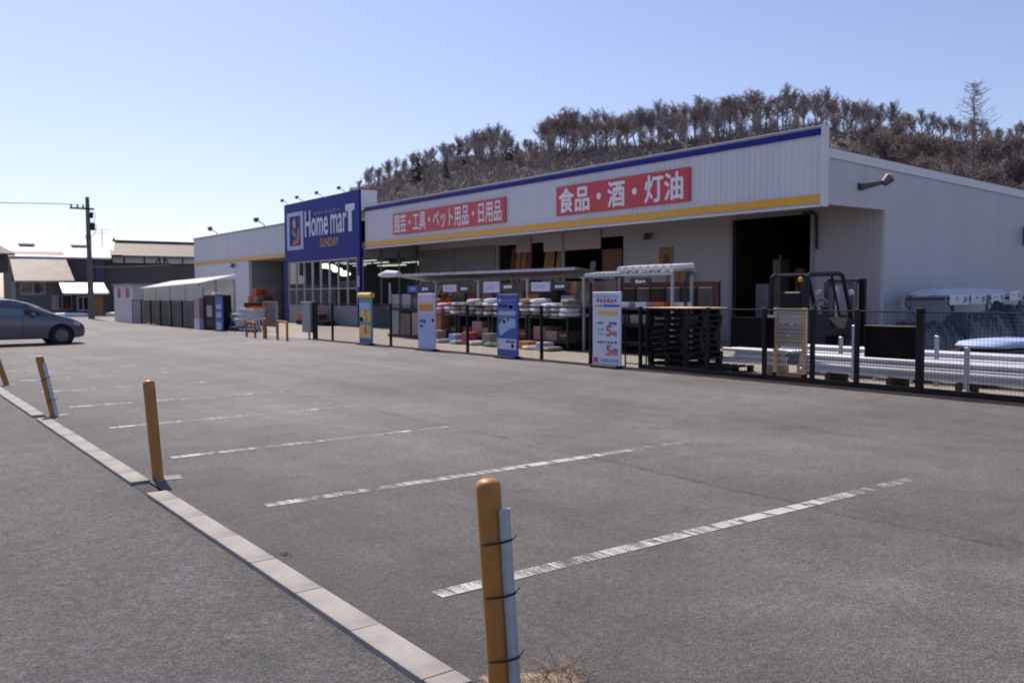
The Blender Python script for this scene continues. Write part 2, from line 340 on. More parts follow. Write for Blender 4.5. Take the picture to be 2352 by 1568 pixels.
    def mesh(s, name, mats, smooth=False):
        me = bpy.data.meshes.new(name); me.from_pydata(s.v, [], s.f)
        for m in (mats if isinstance(mats, (list, tuple)) else [mats]): me.materials.append(m)
        if max(s.mi, default=0): me.polygons.foreach_set("material_index", s.mi)
        import bmesh
        bm = bmesh.new(); bm.from_mesh(me); bmesh.ops.recalc_face_normals(bm, faces=bm.faces); bm.to_mesh(me); bm.free()
        if smooth:
            me.shade_smooth()
            try: me.set_sharp_from_angle(angle=R(40))
            except Exception: pass
        me.update(); return me

def link(name, me, parent=None, loc=(0, 0, 0), rot=(0, 0, 0)):
    o = bpy.data.objects.new(name, me); COL.objects.link(o); o.location = loc; o.rotation_euler = rot
    if parent is not None: o.parent = parent
    return o
def tag(o, label=None, cat=None, group=None, kind=None):
    for k, v in (("label", label), ("category", cat), ("group", group), ("kind", kind)):
        if v: o[k] = v
    return o
def thing(name, label, cat, loc=(0, 0, 0), rz=0.0, group=None):
    return tag(link(name, None, None, loc, (0, 0, rz)), label, cat, group)
def part(name, mb, m, parent, smooth=False, world=False, kind=None):
    if world:
        t = Vector(parent.location) + (Vector(parent.parent.location) if parent.parent else Vector())
        mb.v = [(v[0]-t[0], v[1]-t[1], v[2]-t[2]) for v in mb.v]
    o = link(name, mb.mesh(name, m, smooth), parent)
    if kind: o["kind"] = kind
    return o
def one(name, mb, m, label, cat, group=None, loc=(0, 0, 0), smooth=False, rz=0):
    mb.v = [tuple(v) for v in mb.v]
    return tag(link(name, mb.mesh(name, m, smooth), None, loc, (0, 0, rz)), label, cat, group)
def struct(name, mb, m): return tag(link(name, mb.mesh(name, m)), kind="structure")
def kids(o): return [c for c in bpy.data.objects if c.parent == o]
def dup(root, loc, rz=0.0, label=None, group=None):
    r = root.copy(); COL.objects.link(r); r.location = loc; r.rotation_euler = (0, 0, rz)
    if label: r["label"] = label
    if group: r["group"] = group
    for ch in root.children:
        c = ch.copy(); COL.objects.link(c); c.parent = r
        for g in ch.children:
            d = g.copy(); COL.objects.link(d); d.parent = c
    return r

def text_pts(body, w_, h_, bold=0.0):
    """outline faces of a text, scaled to w_ x h_ with its lower left corner at 0,0"""
    c = bpy.data.curves.new("lettering", 'FONT'); c.body = body; c.offset = bold; c.resolution_u = 3
    o = bpy.data.objects.new("lettering", c); COL.objects.link(o)
    dg = bpy.context.evaluated_depsgraph_get(); dg.update()
    me = bpy.data.meshes.new_from_object(o.evaluated_get(dg))
    vs = [v.co.copy() for v in me.vertices]; fs = [tuple(p.vertices) for p in me.polygons]
    bpy.data.objects.remove(o); bpy.data.curves.remove(c); bpy.data.meshes.remove(me)
    x0 = min(v.x for v in vs); x1 = max(v.x for v in vs); y0 = min(v.y for v in vs); y1 = max(v.y for v in vs)
    return [((v.x-x0)/(x1-x0)*w_, (v.y-y0)/(y1-y0)*h_) for v in vs], fs
def text_mx(mb, body, X, ya, yb, z0, z1, bold=0.0):     # lettering in a plane X that faces -X, from y=ya (left) to y=yb (right, smaller)
    p, f = text_pts(body, ya-yb, z1-z0)
    d = bold*(z1-z0)
    for q, (du, dv) in enumerate(((0, 0), (d, 0), (-d, 0), (0, d), (0, -d)) if bold else ((0, 0),)):
        mb.add([(X-.0006*q, ya-u-du, z0+v+dv) for u, v in p], f)
    return mb
def rect_mx(mb, X, ya, yb, z0, z1, t=0.004): return mb.box(X-t, X, yb, ya, z0, z1)

# ------------------------------------------------------------------ the setting: ground
g = MB(); g.quad((-900, -300, -0.06), (1500, -300, -0.06), (1500, 1800, -0.06), (-900, 1800, -0.06)); struct("ground", g, GROUND)
g = MB(); g.quad((-30, -30, -0.018), (1.83, -30, -0.018), (1.83, 110, -0.018), (-30, 110, -0.018)); struct("road", g, ROAD)
g = MB(); g.quad((1.962, -30, 0.0), (70, -30, 0.0), (70, 74, 0.0), (1.962, 74, 0.0)); struct("parking_lot", g, LOT)
g = MB(); g.quad((13.12, 2, 0.004), (23.3, 2, 0.004), (23.3, 66, 0.004), (13.12, 66, 0.004)); struct("yard", g, YARD)
# a narrow band of street between the lot and the houses
g = MB(); g.quad((-20, 70, 0.004), (30, 70, 0.004), (30, 76, 0.004), (-20, 76, 0.004)); struct("pavement", g, ROAD)

# parking bay lines
lines = tag(link("bay_marking", None), kind="structure")
for k in range(11):
    Y = 3.91 + 2.485*k
    x0, x1 = 2.43 + rnd.uniform(-.03, .03), 7.2
    mb = MB(); nseg = 12
    for i in range(nseg):
        a = (x1-x0)*i/nseg; b = (x1-x0)*(i+1)/nseg; hw = 0.060
        mb.quad((a, -hw, 0), (b, -hw, 0), (b, hw, 0), (a, hw, 0))
    o = link("bay_line", mb.mesh("bay_line", PAINT[0 if k == 0 else 1 if k == 1 else 2]), lines, (x0, Y, 0.004), (0, 0, R(rnd.uniform(-.5, .5))))

# kerb of single concrete stones, open where a bollard stands
kerb = tag(link("kerb", None), kind="structure")
gaps = [(2.52, 2.92), (7.36, 7.86), (12.78, 13.14), (17.85, 18.2)]
y = -1.57
while y < 24:
    y0, y1 = y+0.001, y+0.659; y += 0.66
    segs = [(y0, y1)]
    for ga, gb in gaps:
        ns = []
        for a, b in segs:
            if b <= ga or a >= gb: ns.append((a, b)); continue
            if a < ga-0.08: ns.append((a, ga))
            if b > gb+0.08: ns.append((gb, b))
        segs = ns
    for a, b in segs:
        mb = MB(); j = rnd.uniform(-.0015, .0015)
        mb.bbox(0, 0.158, 0, b-a, 0, 0.112, 0.004)
        link("kerb_stone", mb.mesh("kerb_stone", KERB), kerb, (1.818+j, a, -0.1+rnd.uniform(0, .002)), (0, R(rnd.uniform(-.4, .4)), R(rnd.uniform(-.12, .12))))
# bed under the stones shows dark in the joints
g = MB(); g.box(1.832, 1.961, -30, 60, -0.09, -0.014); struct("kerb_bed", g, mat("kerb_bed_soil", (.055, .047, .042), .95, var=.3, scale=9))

# ------------------------------------------------------------------ hill
AZT = [(8,0.0),(14,0.2),(18,1.6),(22,3.0),(25.8,5.3),(27.7,6.86),(29.7,7.71),(33.2,8.55),(37.6,9.02),(41.7,9.19),(44.8,9.31),(47.9,9.48),(52.1,10.01),(54.9,10.12),(57.5,9.8),(61,9.1),(63.7,8.6),(67,8.1),(75,7.5),(95,6)]
TOPT = [(8,0.0),(14,0.4),(18,2.2),(22,4.0),(26.5,6.73),(27.7,8.06),(29.2,8.68),(31.3,9.31),(33.2,10.11),(35.8,10.93),(36.5,10.71),(37.2,9.62),(37.8,10.03),(39.6,11.49),(42.7,11.43),(46.8,11.72),(50.2,12.06),(53.9,12.3),(57.5,11.83),(61,10.67),(63.5,9.92),(65.8,9.37),(67,9.42),(95,9)]
def interp(T, a):
    if a <= T[0][0]: return T[0][1]
    for (a0, e0), (a1, e1) in zip(T, T[1:]):
        if a <= a1: return e0+(e1-e0)*(a-a0)/(a1-a0)
    return T[-1][1]
RR, R0 = 260.0, 105.0
def hill_z(az, r):
    zr = RR*math.tan(R(interp(AZT, az))) + 1.6
    if r <= R0: return -0.4
    if r <= RR:
        s = (r-R0)/(RR-R0); return zr*(0.85*s+0.15*s*s)-0.4*(1-s)
    return zr*max(0, 1-((r-RR)/220)**1.5)-0.4
def pol(az, r): return (math.sin(R(az))*r, math.cos(R(az))*r)
mb = MB(); azs = [8+i*0.75 for i in range(117)]; rs = [104, 112, 122, 134, 148, 163, 178, 194, 210, 226, 242, 252, 260, 268, 285, 320, 380, 480]
for az in azs:
    for r in rs:
        x, y = pol(az, r); b = 0 if r in (104,) else (math.sin(az*1.7+r*.05)+math.sin(az*3.1-r*.11))*0.5
        mb.v.append((x, y, hill_z(az, r)+b))
nr = len(rs)
for i in range(len(azs)-1):
    for j in range(nr-1): mb.f.append((i*nr+j, i*nr+j+1, (i+1)*nr+j+1, (i+1)*nr+j)); mb.mi.append(0)
tag(link("hill", mb.mesh("hill", HILL, True)), kind="structure")

# trees
def bare_tree_meshes(seed, H, twigm, leafy=0, spread=1.0):
    rn = random.Random(seed); tr = MB(); cr = MB()
    pts = [(0, 0, -0.5)]; x = y = 0
    n = 6
    for i in range(1, n+1):
        x += rn.uniform(-.28, .28); y += rn.uniform(-.28, .28); pts.append((x, y, H*0.86*i/n))
    tr.tube(pts, [0.24-0.18*i/n for i in range(n+1)], 6)
    def at(t):
        f = t*n; i = min(int(f), n-1); f -= i; return Vector(pts[i]).lerp(Vector(pts[i+1]), f)
    tips = []
    nl = rn.randint(15, 19)
    for k in range(nl):
        t = 0.40+0.58*(k+rn.random())/nl
        p = at(min(t, .99)); a = rn.uniform(0, 6.283); el = R(rn.uniform(16, 56)) if t < .8 else R(rn.uniform(5, 46))
        L = H*(0.52-0.33*t)*rn.uniform(.8, 1.2)*spread
        d = Vector((math.cos(a)*math.sin(el), math.sin(a)*math.sin(el), math.cos(el)))
        p1 = p+d*L*.5; d2 = (d+Vector((rn.uniform(-.2, .2), rn.uniform(-.2, .2), .2))).normalized(); p2 = p1+d2*L*.5
        tr.tube([p, p1, p2], [0.10, 0.07, 0.04], 4, False)
        for m in range(1, 9):
            q = p.lerp(p1, m/4.) if m < 4 else p1.lerp(p2, (m-4)/4.)
            dd = (d2+Vector((rn.gauss(0, .8), rn.gauss(0, .8), rn.uniform(-.25, .75)))).normalized()
            l2 = L*rn.uniform(.25, .5); q2 = q+dd*l2
            cr.tube([q, q2], [0.038, 0.02], 3, False)
            for s_ in range(12):
                b = q.lerp(q2, rn.uniform(.25, 1)); de = (dd+Vector((rn.gauss(0, .75), rn.gauss(0, .75), rn.uniform(-.25, .7)))).normalized()
                e = b+de*l2*rn.uniform(.4, .9); cr.tube([b, e], [0.025, 0.010], 3, False); tips.append(b.lerp(e, rn.random()))
    if leafy:
        cr.m = 1
        for i in range(leafy):
            c = rn.choice(tips)+Vector((rn.gauss(0, .25), rn.gauss(0, .25), rn.gauss(0, .25))); s_ = rn.uniform(.10, .22)
            u = Vector((rn.gauss(0, 1), rn.gauss(0, 1), rn.gauss(0, 1))).normalized(); v = u.orthogonal()
            cr.quad(c-u*s_, c-v*s_*.7, c+u*s_, c+v*s_*.7)
    return tr.mesh("trunk", BARK), cr.mesh("crown", [twigm, LEAFB])
VAR = [bare_tree_meshes(100+i, 10.0, TWIG if i % 3 else TWIGR, (0, 0, 0, 120, 0, 0, 160)[i], (0.95, 1.1, 1.2, 1.0, 1.15, .9, 1.05)[i]) for i in range(7)]
OAK = [bare_tree_meshes(200+i, 9.0, TWIG if i else TWIGR, 1000, 1.35) for i in range(3)]
def place_tree(vr, az, r, h, base_h, name, label, group):
    x, y = pol(az, r); o = thing(name, label, "tree", (x, y, hill_z(az, r)), rnd.uniform(0, 6.28), group)
    s = h/base_h; o.scale = (s*rnd.uniform(.9, 1.2), s*rnd.uniform(.9, 1.2), s)
    link("trunk", vr[0], o); link("crown", vr[1], o); return o
for ri, r in enumerate((262, 250, 236, 222)):
    az = 21.5 + ri*0.3
    while az < (69 if ri < 3 else 40):
        top = interp(TOPT, az); hh = RR*(math.tan(R(top))-math.tan(R(interp(AZT, az))))*rnd.uniform(.82, 1.1)
        hh = max(4.5, hh)*(1.0, .92, .8, .8)[ri]
        vi = rnd.choice((0, 1, 2, 4, 5, 1, 0)) if az < 52 else rnd.choice((0, 1, 3, 4, 6, 5))
        place_tree(VAR[vi], az, r+rnd.uniform(-4, 4), hh, 9.6, "bare_tree",
                   ("leafless tree standing on the skyline of the hill behind the store", "leafless tree just below the skyline of the wooded hill",
                    "leafless tree on the upper slope of the wooded hill", "leafless tree on the lower slope above the store roof at left")[ri],
                   ("trees along the hill skyline", "trees below the hill skyline", "trees on the upper hill slope", "trees on the lower hill slope")[ri])
        az += (0.50, 0.75, 1.2, 1.9)[ri]*rnd.uniform(.65, 1.3)
for i in range(46):
    az = 57.8+11.4*(i+rnd.random())/46; r = rnd.uniform(128, 215)
    place_tree(OAK[i % 3], az, r, rnd.uniform(6.5, 8.5)*(0.8+r/900), 8.6, "oak_tree", "oak holding rusty brown dry leaves on the slope at far right", "brown leaved oaks on the right slope")
# evergreens
def evergreen(seed, H):
    rn = random.Random(seed); tr = MB(); cr = MB(); tr.tube([(0, 0, -.5), (0, 0, H)], [.16, .02], 5)
    for k in range(190):
        t = rn.random()**.8; z = H*(.12+.88*t); rr_ = H*.2*(1-t)+.15; a = rn.uniform(0, 6.28)
        e = Vector((math.cos(a)*rr_, math.sin(a)*rr_, z-rr_*.35)); b = Vector((0, 0, z)); sd_ = Vector((-math.sin(a), math.cos(a), 0))*rr_*.22
        cr.add([b, e-sd_, e+sd_*.2+(e-b)*.15, e+sd_], [(0, 1, 2), (0, 2, 3)])
    return tr.mesh("trunk", BARK), cr.mesh("crown", NEEDLE)
EV = [evergreen(5, 9), evergreen(6, 9)]
for i, (az, r, h, lb) in enumerate(((30.8, 232, 9.5, "broad dark evergreen on the slope above the blue sign tower"), (33.5, 244, 9, "slim dark evergreen breaking the woods left of the skyline gap"), (32.6, 228, 7, "short dark evergreen beside the broad one on the hill"), (36.8, 246, 7.5, "lone dark conifer at the foot of the skyline gap"))):
    place_tree(EV[i % 2], az, r, h, 9, "evergreen_tree", lb, "dark evergreens on the hill")
# larch
def larch():
    rn = random.Random(77); H = 20; tr = MB(); cr = MB()
    tr.tube([(0, 0, -.5), (.1, 0, H*.4), (-.1, .1, H*.7), (.35, 0, H)], [.2, .15, .10, .02], 6)
    for k in range(90):
        t = .38+.62*k/90; z = H*t; a = rn.uniform(0, 6.28); L = (4.0*(1-t)+1.3)*rn.uniform(.3, 1.3)
        d = Vector((math.cos(a), math.sin(a), 0)); b = Vector((.2*(t-.5), 0, z))
        pts = [b, b+d*L*.5+Vector((0, 0, -.12*L)), b+d*L+Vector((0, 0, .22*L))]
        tr.tube(pts, [.05, .035, .015], 4, False)
        for m in range(9):
            q = pts[0].lerp(pts[1], m/4) if m < 4 else pts[1].lerp(pts[2], (m-4)/4)
            e = q+Vector((rn.gauss(0, .4), rn.gauss(0, .4), rn.uniform(-.25, .55)))*.9
            cr.tube([q, e], [.04, .018], 3, False)
    return tr.mesh("trunk", BARK), cr.mesh("crown", TWIG)
place_tree(larch(), 64.5, 170, 1.6+170*math.tan(R(11.8))-hill_z(64.5, 170), 20, "larch_tree", "tall lone bare larch rising above the brown oaks at right", None)
# undergrowth that nobody could count
mb = MB(); rn = random.Random(3)
for i in range(6500):
    az = rn.uniform(21, 70); r = rn.uniform(205, 266) if az < 56 else rn.uniform(115, 266)
    x, y = pol(az, r); z = hill_z(az, r); h = rn.uniform(.8, 3.0)
    for k in range(6):
        a = rn.uniform(0, 6.28); e = Vector((x+math.cos(a)*h*.55+rn.gauss(0, .4), y+math.sin(a)*h*.55+rn.gauss(0, .4), z+h*rn.uniform(.3, 1.0))); p = Vector((x+rn.gauss(0, .4), y+rn.gauss(0, .4), z-.4)); sd_ = Vector((-math.sin(a), math.cos(a), 0.2))*h*.05
        mb.m = 0 if rn.random() < (1.0 if az < 57 else .6) else 1
        mb.add([p, e-sd_, e+sd_], [(0, 1, 2)])
tag(link("undergrowth", mb.mesh("undergrowth", [TWIG, LEAFB])), "low brown scrub covering the hillside under the trees", "undergrowth", None, "stuff")

# ------------------------------------------------------------------ store
XF, XW = 20.2, 23.26
store = thing("store_building", "long white home improvement store with blue sign tower and yellow stripe", "building", (XF, 13.5, 0))
# right facade
mb = MB(); mb.corr(XF, 13.5, 39.0, 3.88, 5.90, 0.2, 0.016); part("fascia_panel", mb, FACIA, store, world=True)
mb = MB(); mb.box(XF-.055, XF-.036, 13.5, 39.0, 5.69, 5.86); part("blue_stripe", mb, STRIPEB, store, world=True)
mb = MB(); mb.box(XF-.055, XF-.036, 13.5, 39.0, 3.95, 4.16); part("yellow_stripe", mb, STRIPEY, store, world=True)
mb = MB(); mb.box(XF-.06, XF+.25, 13.42, 39.0, 5.905, 5.94); part("parapet_cap", mb, COPING, store, world=True)
mb = MB(); mb.box(XF-.05, XF+.02, 13.47, 39.0, 3.84, 3.877); part("drip_edge", mb, COPING, store, world=True)
mb = MB(); mb.box(XF+.05, XF+.2, 13.60, 38.98, 3.9, 5.9); part("parapet_back", mb, FACIA, store, world=True)
mb = MB(); mb.box(XF-.05, XF+.17, 13.40, 13.497, 3.84, 5.9); part("corner_trim", mb, COPING, store, world=True)
mb = MB(); mb.box(XF+.03, XW, 13.6, 39.1, 4.2, 4.26); part("soffit", mb, SOFFIT, store, world=True)
# gable side
mb = MB(); mb.prism([(20.38, 3.92), (23.26, 3.92), (23.26, 0), (46, 0), (46, 4.55), (20.38, 5.345)], 'Y', 13.5, 13.6)
# fine vertical joints on the gable
part("gable_wall", mb, SIDEW, store, world=True)
for i in range(4):
    x0 = (20.38, 23.2, 26.6, 34)[i]; x1 = (23.19, 26.59, 33.99, 46)[i]
    zz = lambda x: 5.37-0.031*(x-20.38)
    mb = MB(); mb.prism([(x0, zz(x0)-.24), (x1, zz(x1)-.24), (x1, zz(x1)), (x0, zz(x0))], 'Y', 13.44, 13.497); part("gable_coping", mb, COPING, store, world=True)
mb = MB(); mb.prism([(20.4, 5.3), (46, 4.5), (46, 4.45), (20.4, 5.25)], 'Y', 13.62, 66.2); part("roof", mb, GREY, store, world=True)
# recess wall with openings, right part ribbed
def wallpiece(y0, y1, z0, z1, m=WALLW, ribs=False):
    mb = MB()
    if ribs: mb.corr(XW, y0, y1, z0, z1, 0.2, 0.03)
    else: mb.box(XW, XW+.12, y0, y1, z0, z1)
    part("front_wall", mb, m, store, world=True)
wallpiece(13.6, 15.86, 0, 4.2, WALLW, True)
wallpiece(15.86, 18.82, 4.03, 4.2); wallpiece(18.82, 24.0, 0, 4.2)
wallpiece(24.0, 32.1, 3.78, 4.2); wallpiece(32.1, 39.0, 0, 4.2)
# door frame and pipe
mb = MB(); mb.box(XW-.06, XW+.1, 15.74, 15.86, 0, 4.06); mb.box(XW-.06, XW+.1, 18.82, 18.94, 0, 4.06); mb.box(XW-.06, XW+.1, 15.86, 18.82, 4.0, 4.07); part("door_frame", mb, GREY, store, world=True)
mb = MB(); mb.tube([(XW-.12, 16.1, 4.02), (XW-.12, 15.75, 4.0), (XW-.12, 15.62, 3.9), (XW-.12, 15.6, 2.9)], .045, 6); part("pipe", mb, DARKSTEEL, store, True, True)
# interiors behind the openings
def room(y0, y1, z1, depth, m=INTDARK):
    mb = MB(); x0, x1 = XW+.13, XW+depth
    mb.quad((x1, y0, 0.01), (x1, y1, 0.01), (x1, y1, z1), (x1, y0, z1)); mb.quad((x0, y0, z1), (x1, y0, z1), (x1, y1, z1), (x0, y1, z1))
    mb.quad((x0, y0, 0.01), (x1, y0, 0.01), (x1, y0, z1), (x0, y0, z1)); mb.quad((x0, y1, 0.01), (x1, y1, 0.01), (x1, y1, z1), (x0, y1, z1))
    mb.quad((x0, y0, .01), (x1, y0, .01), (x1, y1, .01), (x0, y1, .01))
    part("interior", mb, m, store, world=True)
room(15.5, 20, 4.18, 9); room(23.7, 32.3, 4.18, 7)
def goods_block(name, x0, x1, y0, y1, z0, z1, m, label, cat, group=None):
    mb = MB(); mb.bbox(x0-(x0+x1)/2, x1-(x0+x1)/2, y0-(y0+y1)/2, y1-(y0+y1)/2, 0, z1-z0, .008)
    return one(name, mb, m, label, cat, group, ((x0+x1)/2, (y0+y1)/2, z0))
# lit tubes under the lobby ceiling, seen through the glazed side of the tower
for i in range(15):
    mb = MB(); mb.box(-.07, .07, -.75, .75, 0, .05)
    o = link("ceiling_tube", mb.mesh("ceiling_tube", LAMPC), store, (20.9+5.6*rnd.random()-XF, 40.4+i*.5-13.5, 3.32))
# grey roller panels
for y0, y1 in ((32.2, 35.5), (35.6, 38.9)):
    mb = MB()
    for k in range(14): mb.box(XW-.05, XW-.005, y0, y1, .05+k*.27, .05+k*.27+.255)
    part("roller_shutter", mb, mat("shutter_%d" % int(y0), (0.17, 0.155, 0.17), 0.6), store, world=True)
# sign boards over the timber bay
mb = MB(); mb.box(XW-.08, XW-.02, 25.2, 28.7, 3.36, 4.1); one("header_board", mb, mat("header_pale", (0.42, 0.39, 0.39), 0.6), "pale header board over the dark timber bay under the soffit", "sign")
mb = MB(); mb.box(XW-.08, XW-.02, 29.6, 30.6, 3.4, 4.0); one("notice_board", mb, mat("notice_pale", (0.35, 0.30, 0.28), 0.6, var=.4, scale=9), "small pale notice above the standing planks", "sign")
mb = MB(); mb.box(XW-.1, XW-.02, 27.35, 27.5, 0, 4.2); part("bay_post", mb, GREY, store, world=True)
mb = MB(); mb.box(XW-.06, XW-.01, 24.02, 25.1, 0, 3.3); part("bay_panel", mb, WOODRED, store, world=True)
i = 0
for yy, zz_, mm in ((31.7, 3.7, WOODRED), (31.3, 3.75, WOOD), (30.9, 3.6, WOOD), (30.5, 3.7, WOODRED), (29.3, 3.5, WOOD), (28.95, 3.65, WOOD), (28.5, 3.4, WOOD), (26.4, 2.9, GREY)):
    mb = MB(); mb.add([(0, -.16, 0), (0.04, -.16, 0), (0.04, .16, 0), (0, .16, 0), (.5, -.16, zz_), (.54, -.16, zz_), (.54, .16, zz_), (.5, .16, zz_)], [(0,3,2,1),(4,5,6,7),(0,1,5,4),(1,2,6,5),(2,3,7,6),(3,0,4,7)])
    one("plank", mb, mm, "upright timber plank leaning inside the dark bay, number %d from the shutter side" % (i+1) if False else ("dark red plank beside the grey shutter", "brown plank next to the dark red one by the shutter", "brown plank in the middle of the left trio", "dark red plank nearest the notice board", "brown plank left of the bay post", "tall brown plank between two others by the post", "short brown plank closest to the bay post", "grey board standing right of the bay post")[i], "plank", "planks in the timber bay", (XW+.15, yy, 0.012)); i += 1
# things just inside the big door
for k, (x, y, z, hh, m) in enumerate(((25.5, 18.6, 0, 2.9, DARKSTEEL), (26.5, 17.5, 0, 3.2, DARKSTEEL))):
    mb = MB(); mb.tube([(0, 0, 0), (0, 0, hh)], .06, 6); one("steel_post", mb, m if k else GREY, ("grey steel post just inside the left of the big dark doorway", "dark steel post deep inside the big doorway")[k], "post", None, (x, y, .012))
goods_block("storage_rack", 29, 30, 16, 19.6, .01, 2.6, INTMID, "shadowy stacked goods deep inside the big doorway", "storage")
for k, (x, y, wd, hh, m, lb) in enumerate(((24.1, 18.3, .5, 1.9, GREY, "grey cabinet just inside the left of the big doorway"), (24.6, 17.2, .35, 2.4, WOODRED, "reddish timber bundle upright inside the big doorway"), (25.0, 16.6, .7, 1.4, WOOD, "brown crate inside the big doorway behind the forklift"), (24.2, 17.8, .3, 2.7, INTMID, "tall dim rack inside the big doorway"))):
    goods_block("stored_goods", x, x+.5, y-wd/2, y+wd/2, .012, hh, m, lb, "storage", "goods inside the doorway")
# wall lamp under the soffit
mb = MB(); mb.tube([(0, 0, 0), (-.16, 0, .02)], .05, 8); mb.tube([(-.16, 0, .05), (-.2, 0, -.16)], [.10, .13], 10); one("soffit_lamp", mb, LAMPBODY, "round dark lamp on the wall under the soffit left of the doorway", "lamp", None, (XW, 22.6, 3.72), True)
mb = MB(); mb.box(-.03, -.005, -.33, .33, 0, .75); bo = thing("poster_board", "brown wooden notice board on the wall above the garden canopy", "board", (XW, 21.8, 2.5)); part("board", mb, WOOD, bo)
mb = MB(); mb.box(-.05, -.032, -.14, .1, .12, .5); part("sheet", mb, WOODRED, bo)
# left wing
mb = MB(); mb.corr(XF, 48.7, 66.3, 3.80, 5.72, 0.3, 0.02); part("wing_fascia", mb, FACIA, store, world=True)
mb = MB(); mb.box(XF-.045, XF-.024, 48.7, 66.3, 3.82, 4.02); part("wing_stripe", mb, STRIPEY, store, world=True)
mb = MB(); mb.box(XF-.05, XF+.2, 48.7, 66.36, 5.72, 5.82); part("wing_cap", mb, GREY, store, world=True)
mb = MB(); mb.box(XF, XF+.2, 55.1, 66.3, 0, 3.8); part("wing_wall", mb, FACIA, store, world=True)
mb = MB(); mb.box(XF+.02, XF+20, 66.15, 66.3, 0, 5.7); part("end_wall", mb, SIDEW, store, world=True)
mb = MB(); mb.box(XF+.2, XF+2.2, 55.1, 55.25, 0, 3.8); part("recess_side", mb, GREY, store, world=True)
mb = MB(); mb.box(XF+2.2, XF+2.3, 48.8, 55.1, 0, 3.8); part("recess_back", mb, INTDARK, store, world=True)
mb = MB()
for k in range(15): mb.box(XF+1.7, XF+1.75, 49.6, 53.6, .02+k*.25, .02+k*.25+.235)
part("dark_shutter", mb, mat("wing_shutter", (0.085, 0.085, 0.10), 0.5), store, world=True)
mb = MB(); mb.box(XF+.0, XF+2.3, 48.7, 55.1, 3.79, 3.85); part("wing_soffit", mb, SOFFIT, store, world=True)
mb = MB(); mb.tube([(0, 0, 0), (-.15, 0, .05)], .04, 6); mb.tube([(-.15, 0, .08), (-.2, 0, -.18)], [.1, .14], 8); one("wing_lamp", mb, LAMPBODY, "small dark lamp under the yellow stripe on the left wing", "lamp", None, (XF, 57.6, 3.62), True)
# sign tower
tower = thing("sign_tower", "tall blue store front tower carrying the store name and logo", "sign", (XF, 39.2, 0))
XT = XF-.22
mb = MB(); mb.box(XT, XT+.12, 39.2, 48.6, 3.47, 6.78); part("sign_face", mb, BLUE, tower, world=True)
mb = MB(); mb.box(XT+.125, XT+1.0, 39.2, 48.6, 5.95, 6.78); part("sign_return", mb, COPING, tower, world=True)
for ja, jb in ((39.2, 39.5), (48.2, 48.6)): mb = MB(); mb.box(XT, XT+.12, ja, jb, 0, 3.468); part("jamb", mb, BLUE, tower, world=True)
mb = MB(); mb.box(XT+.02, XT+.12, 39.5, 48.2, 0.0, 1.05); part("apron_panel", mb, GREY, tower, world=True)
mb = MB(); mb.box(XT+.05, XT+.06, 39.5, 48.2, 1.05, 3.44); part("pane", mb, GLASS, tower, world=True)
for k in range(9):
    yy = 39.5+k*(8.7-.09)/8; mb = MB(); mb.box(XT+.01, XT+.11, yy, yy+.09, 1.05, 3.44); part("mullion", mb, FRAMEW, tower, world=True)
mb = MB(); mb.box(XT+.01, XT+.11, 39.5, 48.2, 3.4, 3.468); mb.box(XT+.012, XT+.1, 39.6, 48.1, 1.9, 1.95); part("transom", mb, FRAMEW, tower, world=True)
mb = MB(); x0, x1 = XT+.2, XT+7
mb.quad((x1, 39.3, .02), (x1, 48.5, .02), (x1, 48.5, 3.46), (x1, 39.3, 3.46)); mb.quad((x0, 48.5, .02), (x1, 48.5, .02), (x1, 48.5, 3.46), (x0, 48.5, 3.46)); 
mb.quad((x0, 39.3, 3.46), (x1, 39.3, 3.46), (x1, 48.5, 3.46), (x0, 48.5, 3.46)); mb.quad((x0, 39.3, .02), (x1, 39.3, .02), (x1, 48.5, .02), (x0, 48.5, .02)); mb.quad((XW+.15, 39.3, .02), (x1, 39.3, .02), (x1, 39.3, 3.46), (XW+.15, 39.3, 3.46)); part("lobby", mb, mat("lobby_dark", (0.10, 0.10, 0.12), .8, var=.3), tower, world=True)
mb = MB(); mb.box(XT+.14, XW, 39.25, 39.26, 1.05, 3.44); part("side_pane", mb, GLASS, tower, world=True)
mb = MB(); mb.box(XT+.14, XW, 39.22, 39.3, .0, 1.045); part("side_apron", mb, GREY, tower, world=True)
for k in range(4): x = XT+.14+k*(XW-XT-.2)/3; mb = MB(); mb.box(x, x+.06, 39.2, 39.245, 1.05, 3.9); part("mullion", mb, GREY, tower, world=True)
mb = MB(); mb.box(XT+.14, XW, 39.2, 39.3, 3.45, 4.19); part("side_header", mb, GREY, tower, world=True)
for k, (x, y, z) in enumerate(((20.6, 44.5, 3.13), (20.6, 43.75, 3.05), (20.6, 43.0, 2.88), (20.6, 42.1, 2.66))):
    mb = MB(); mb.lathe([(.05, .2), (.24, .12), (.3, 0), (.15, -.07)], n=10); one("pendant_lamp", mb, LAMP, ("leftmost lit warm lamp behind the tower glass", "second lit warm lamp behind the tower glass", "third warm lamp, lower behind the glass", "lowest and rightmost warm lamp behind the glass")[k], "lamp", "warm lamps behind the tower glass", (x, y, z), True)
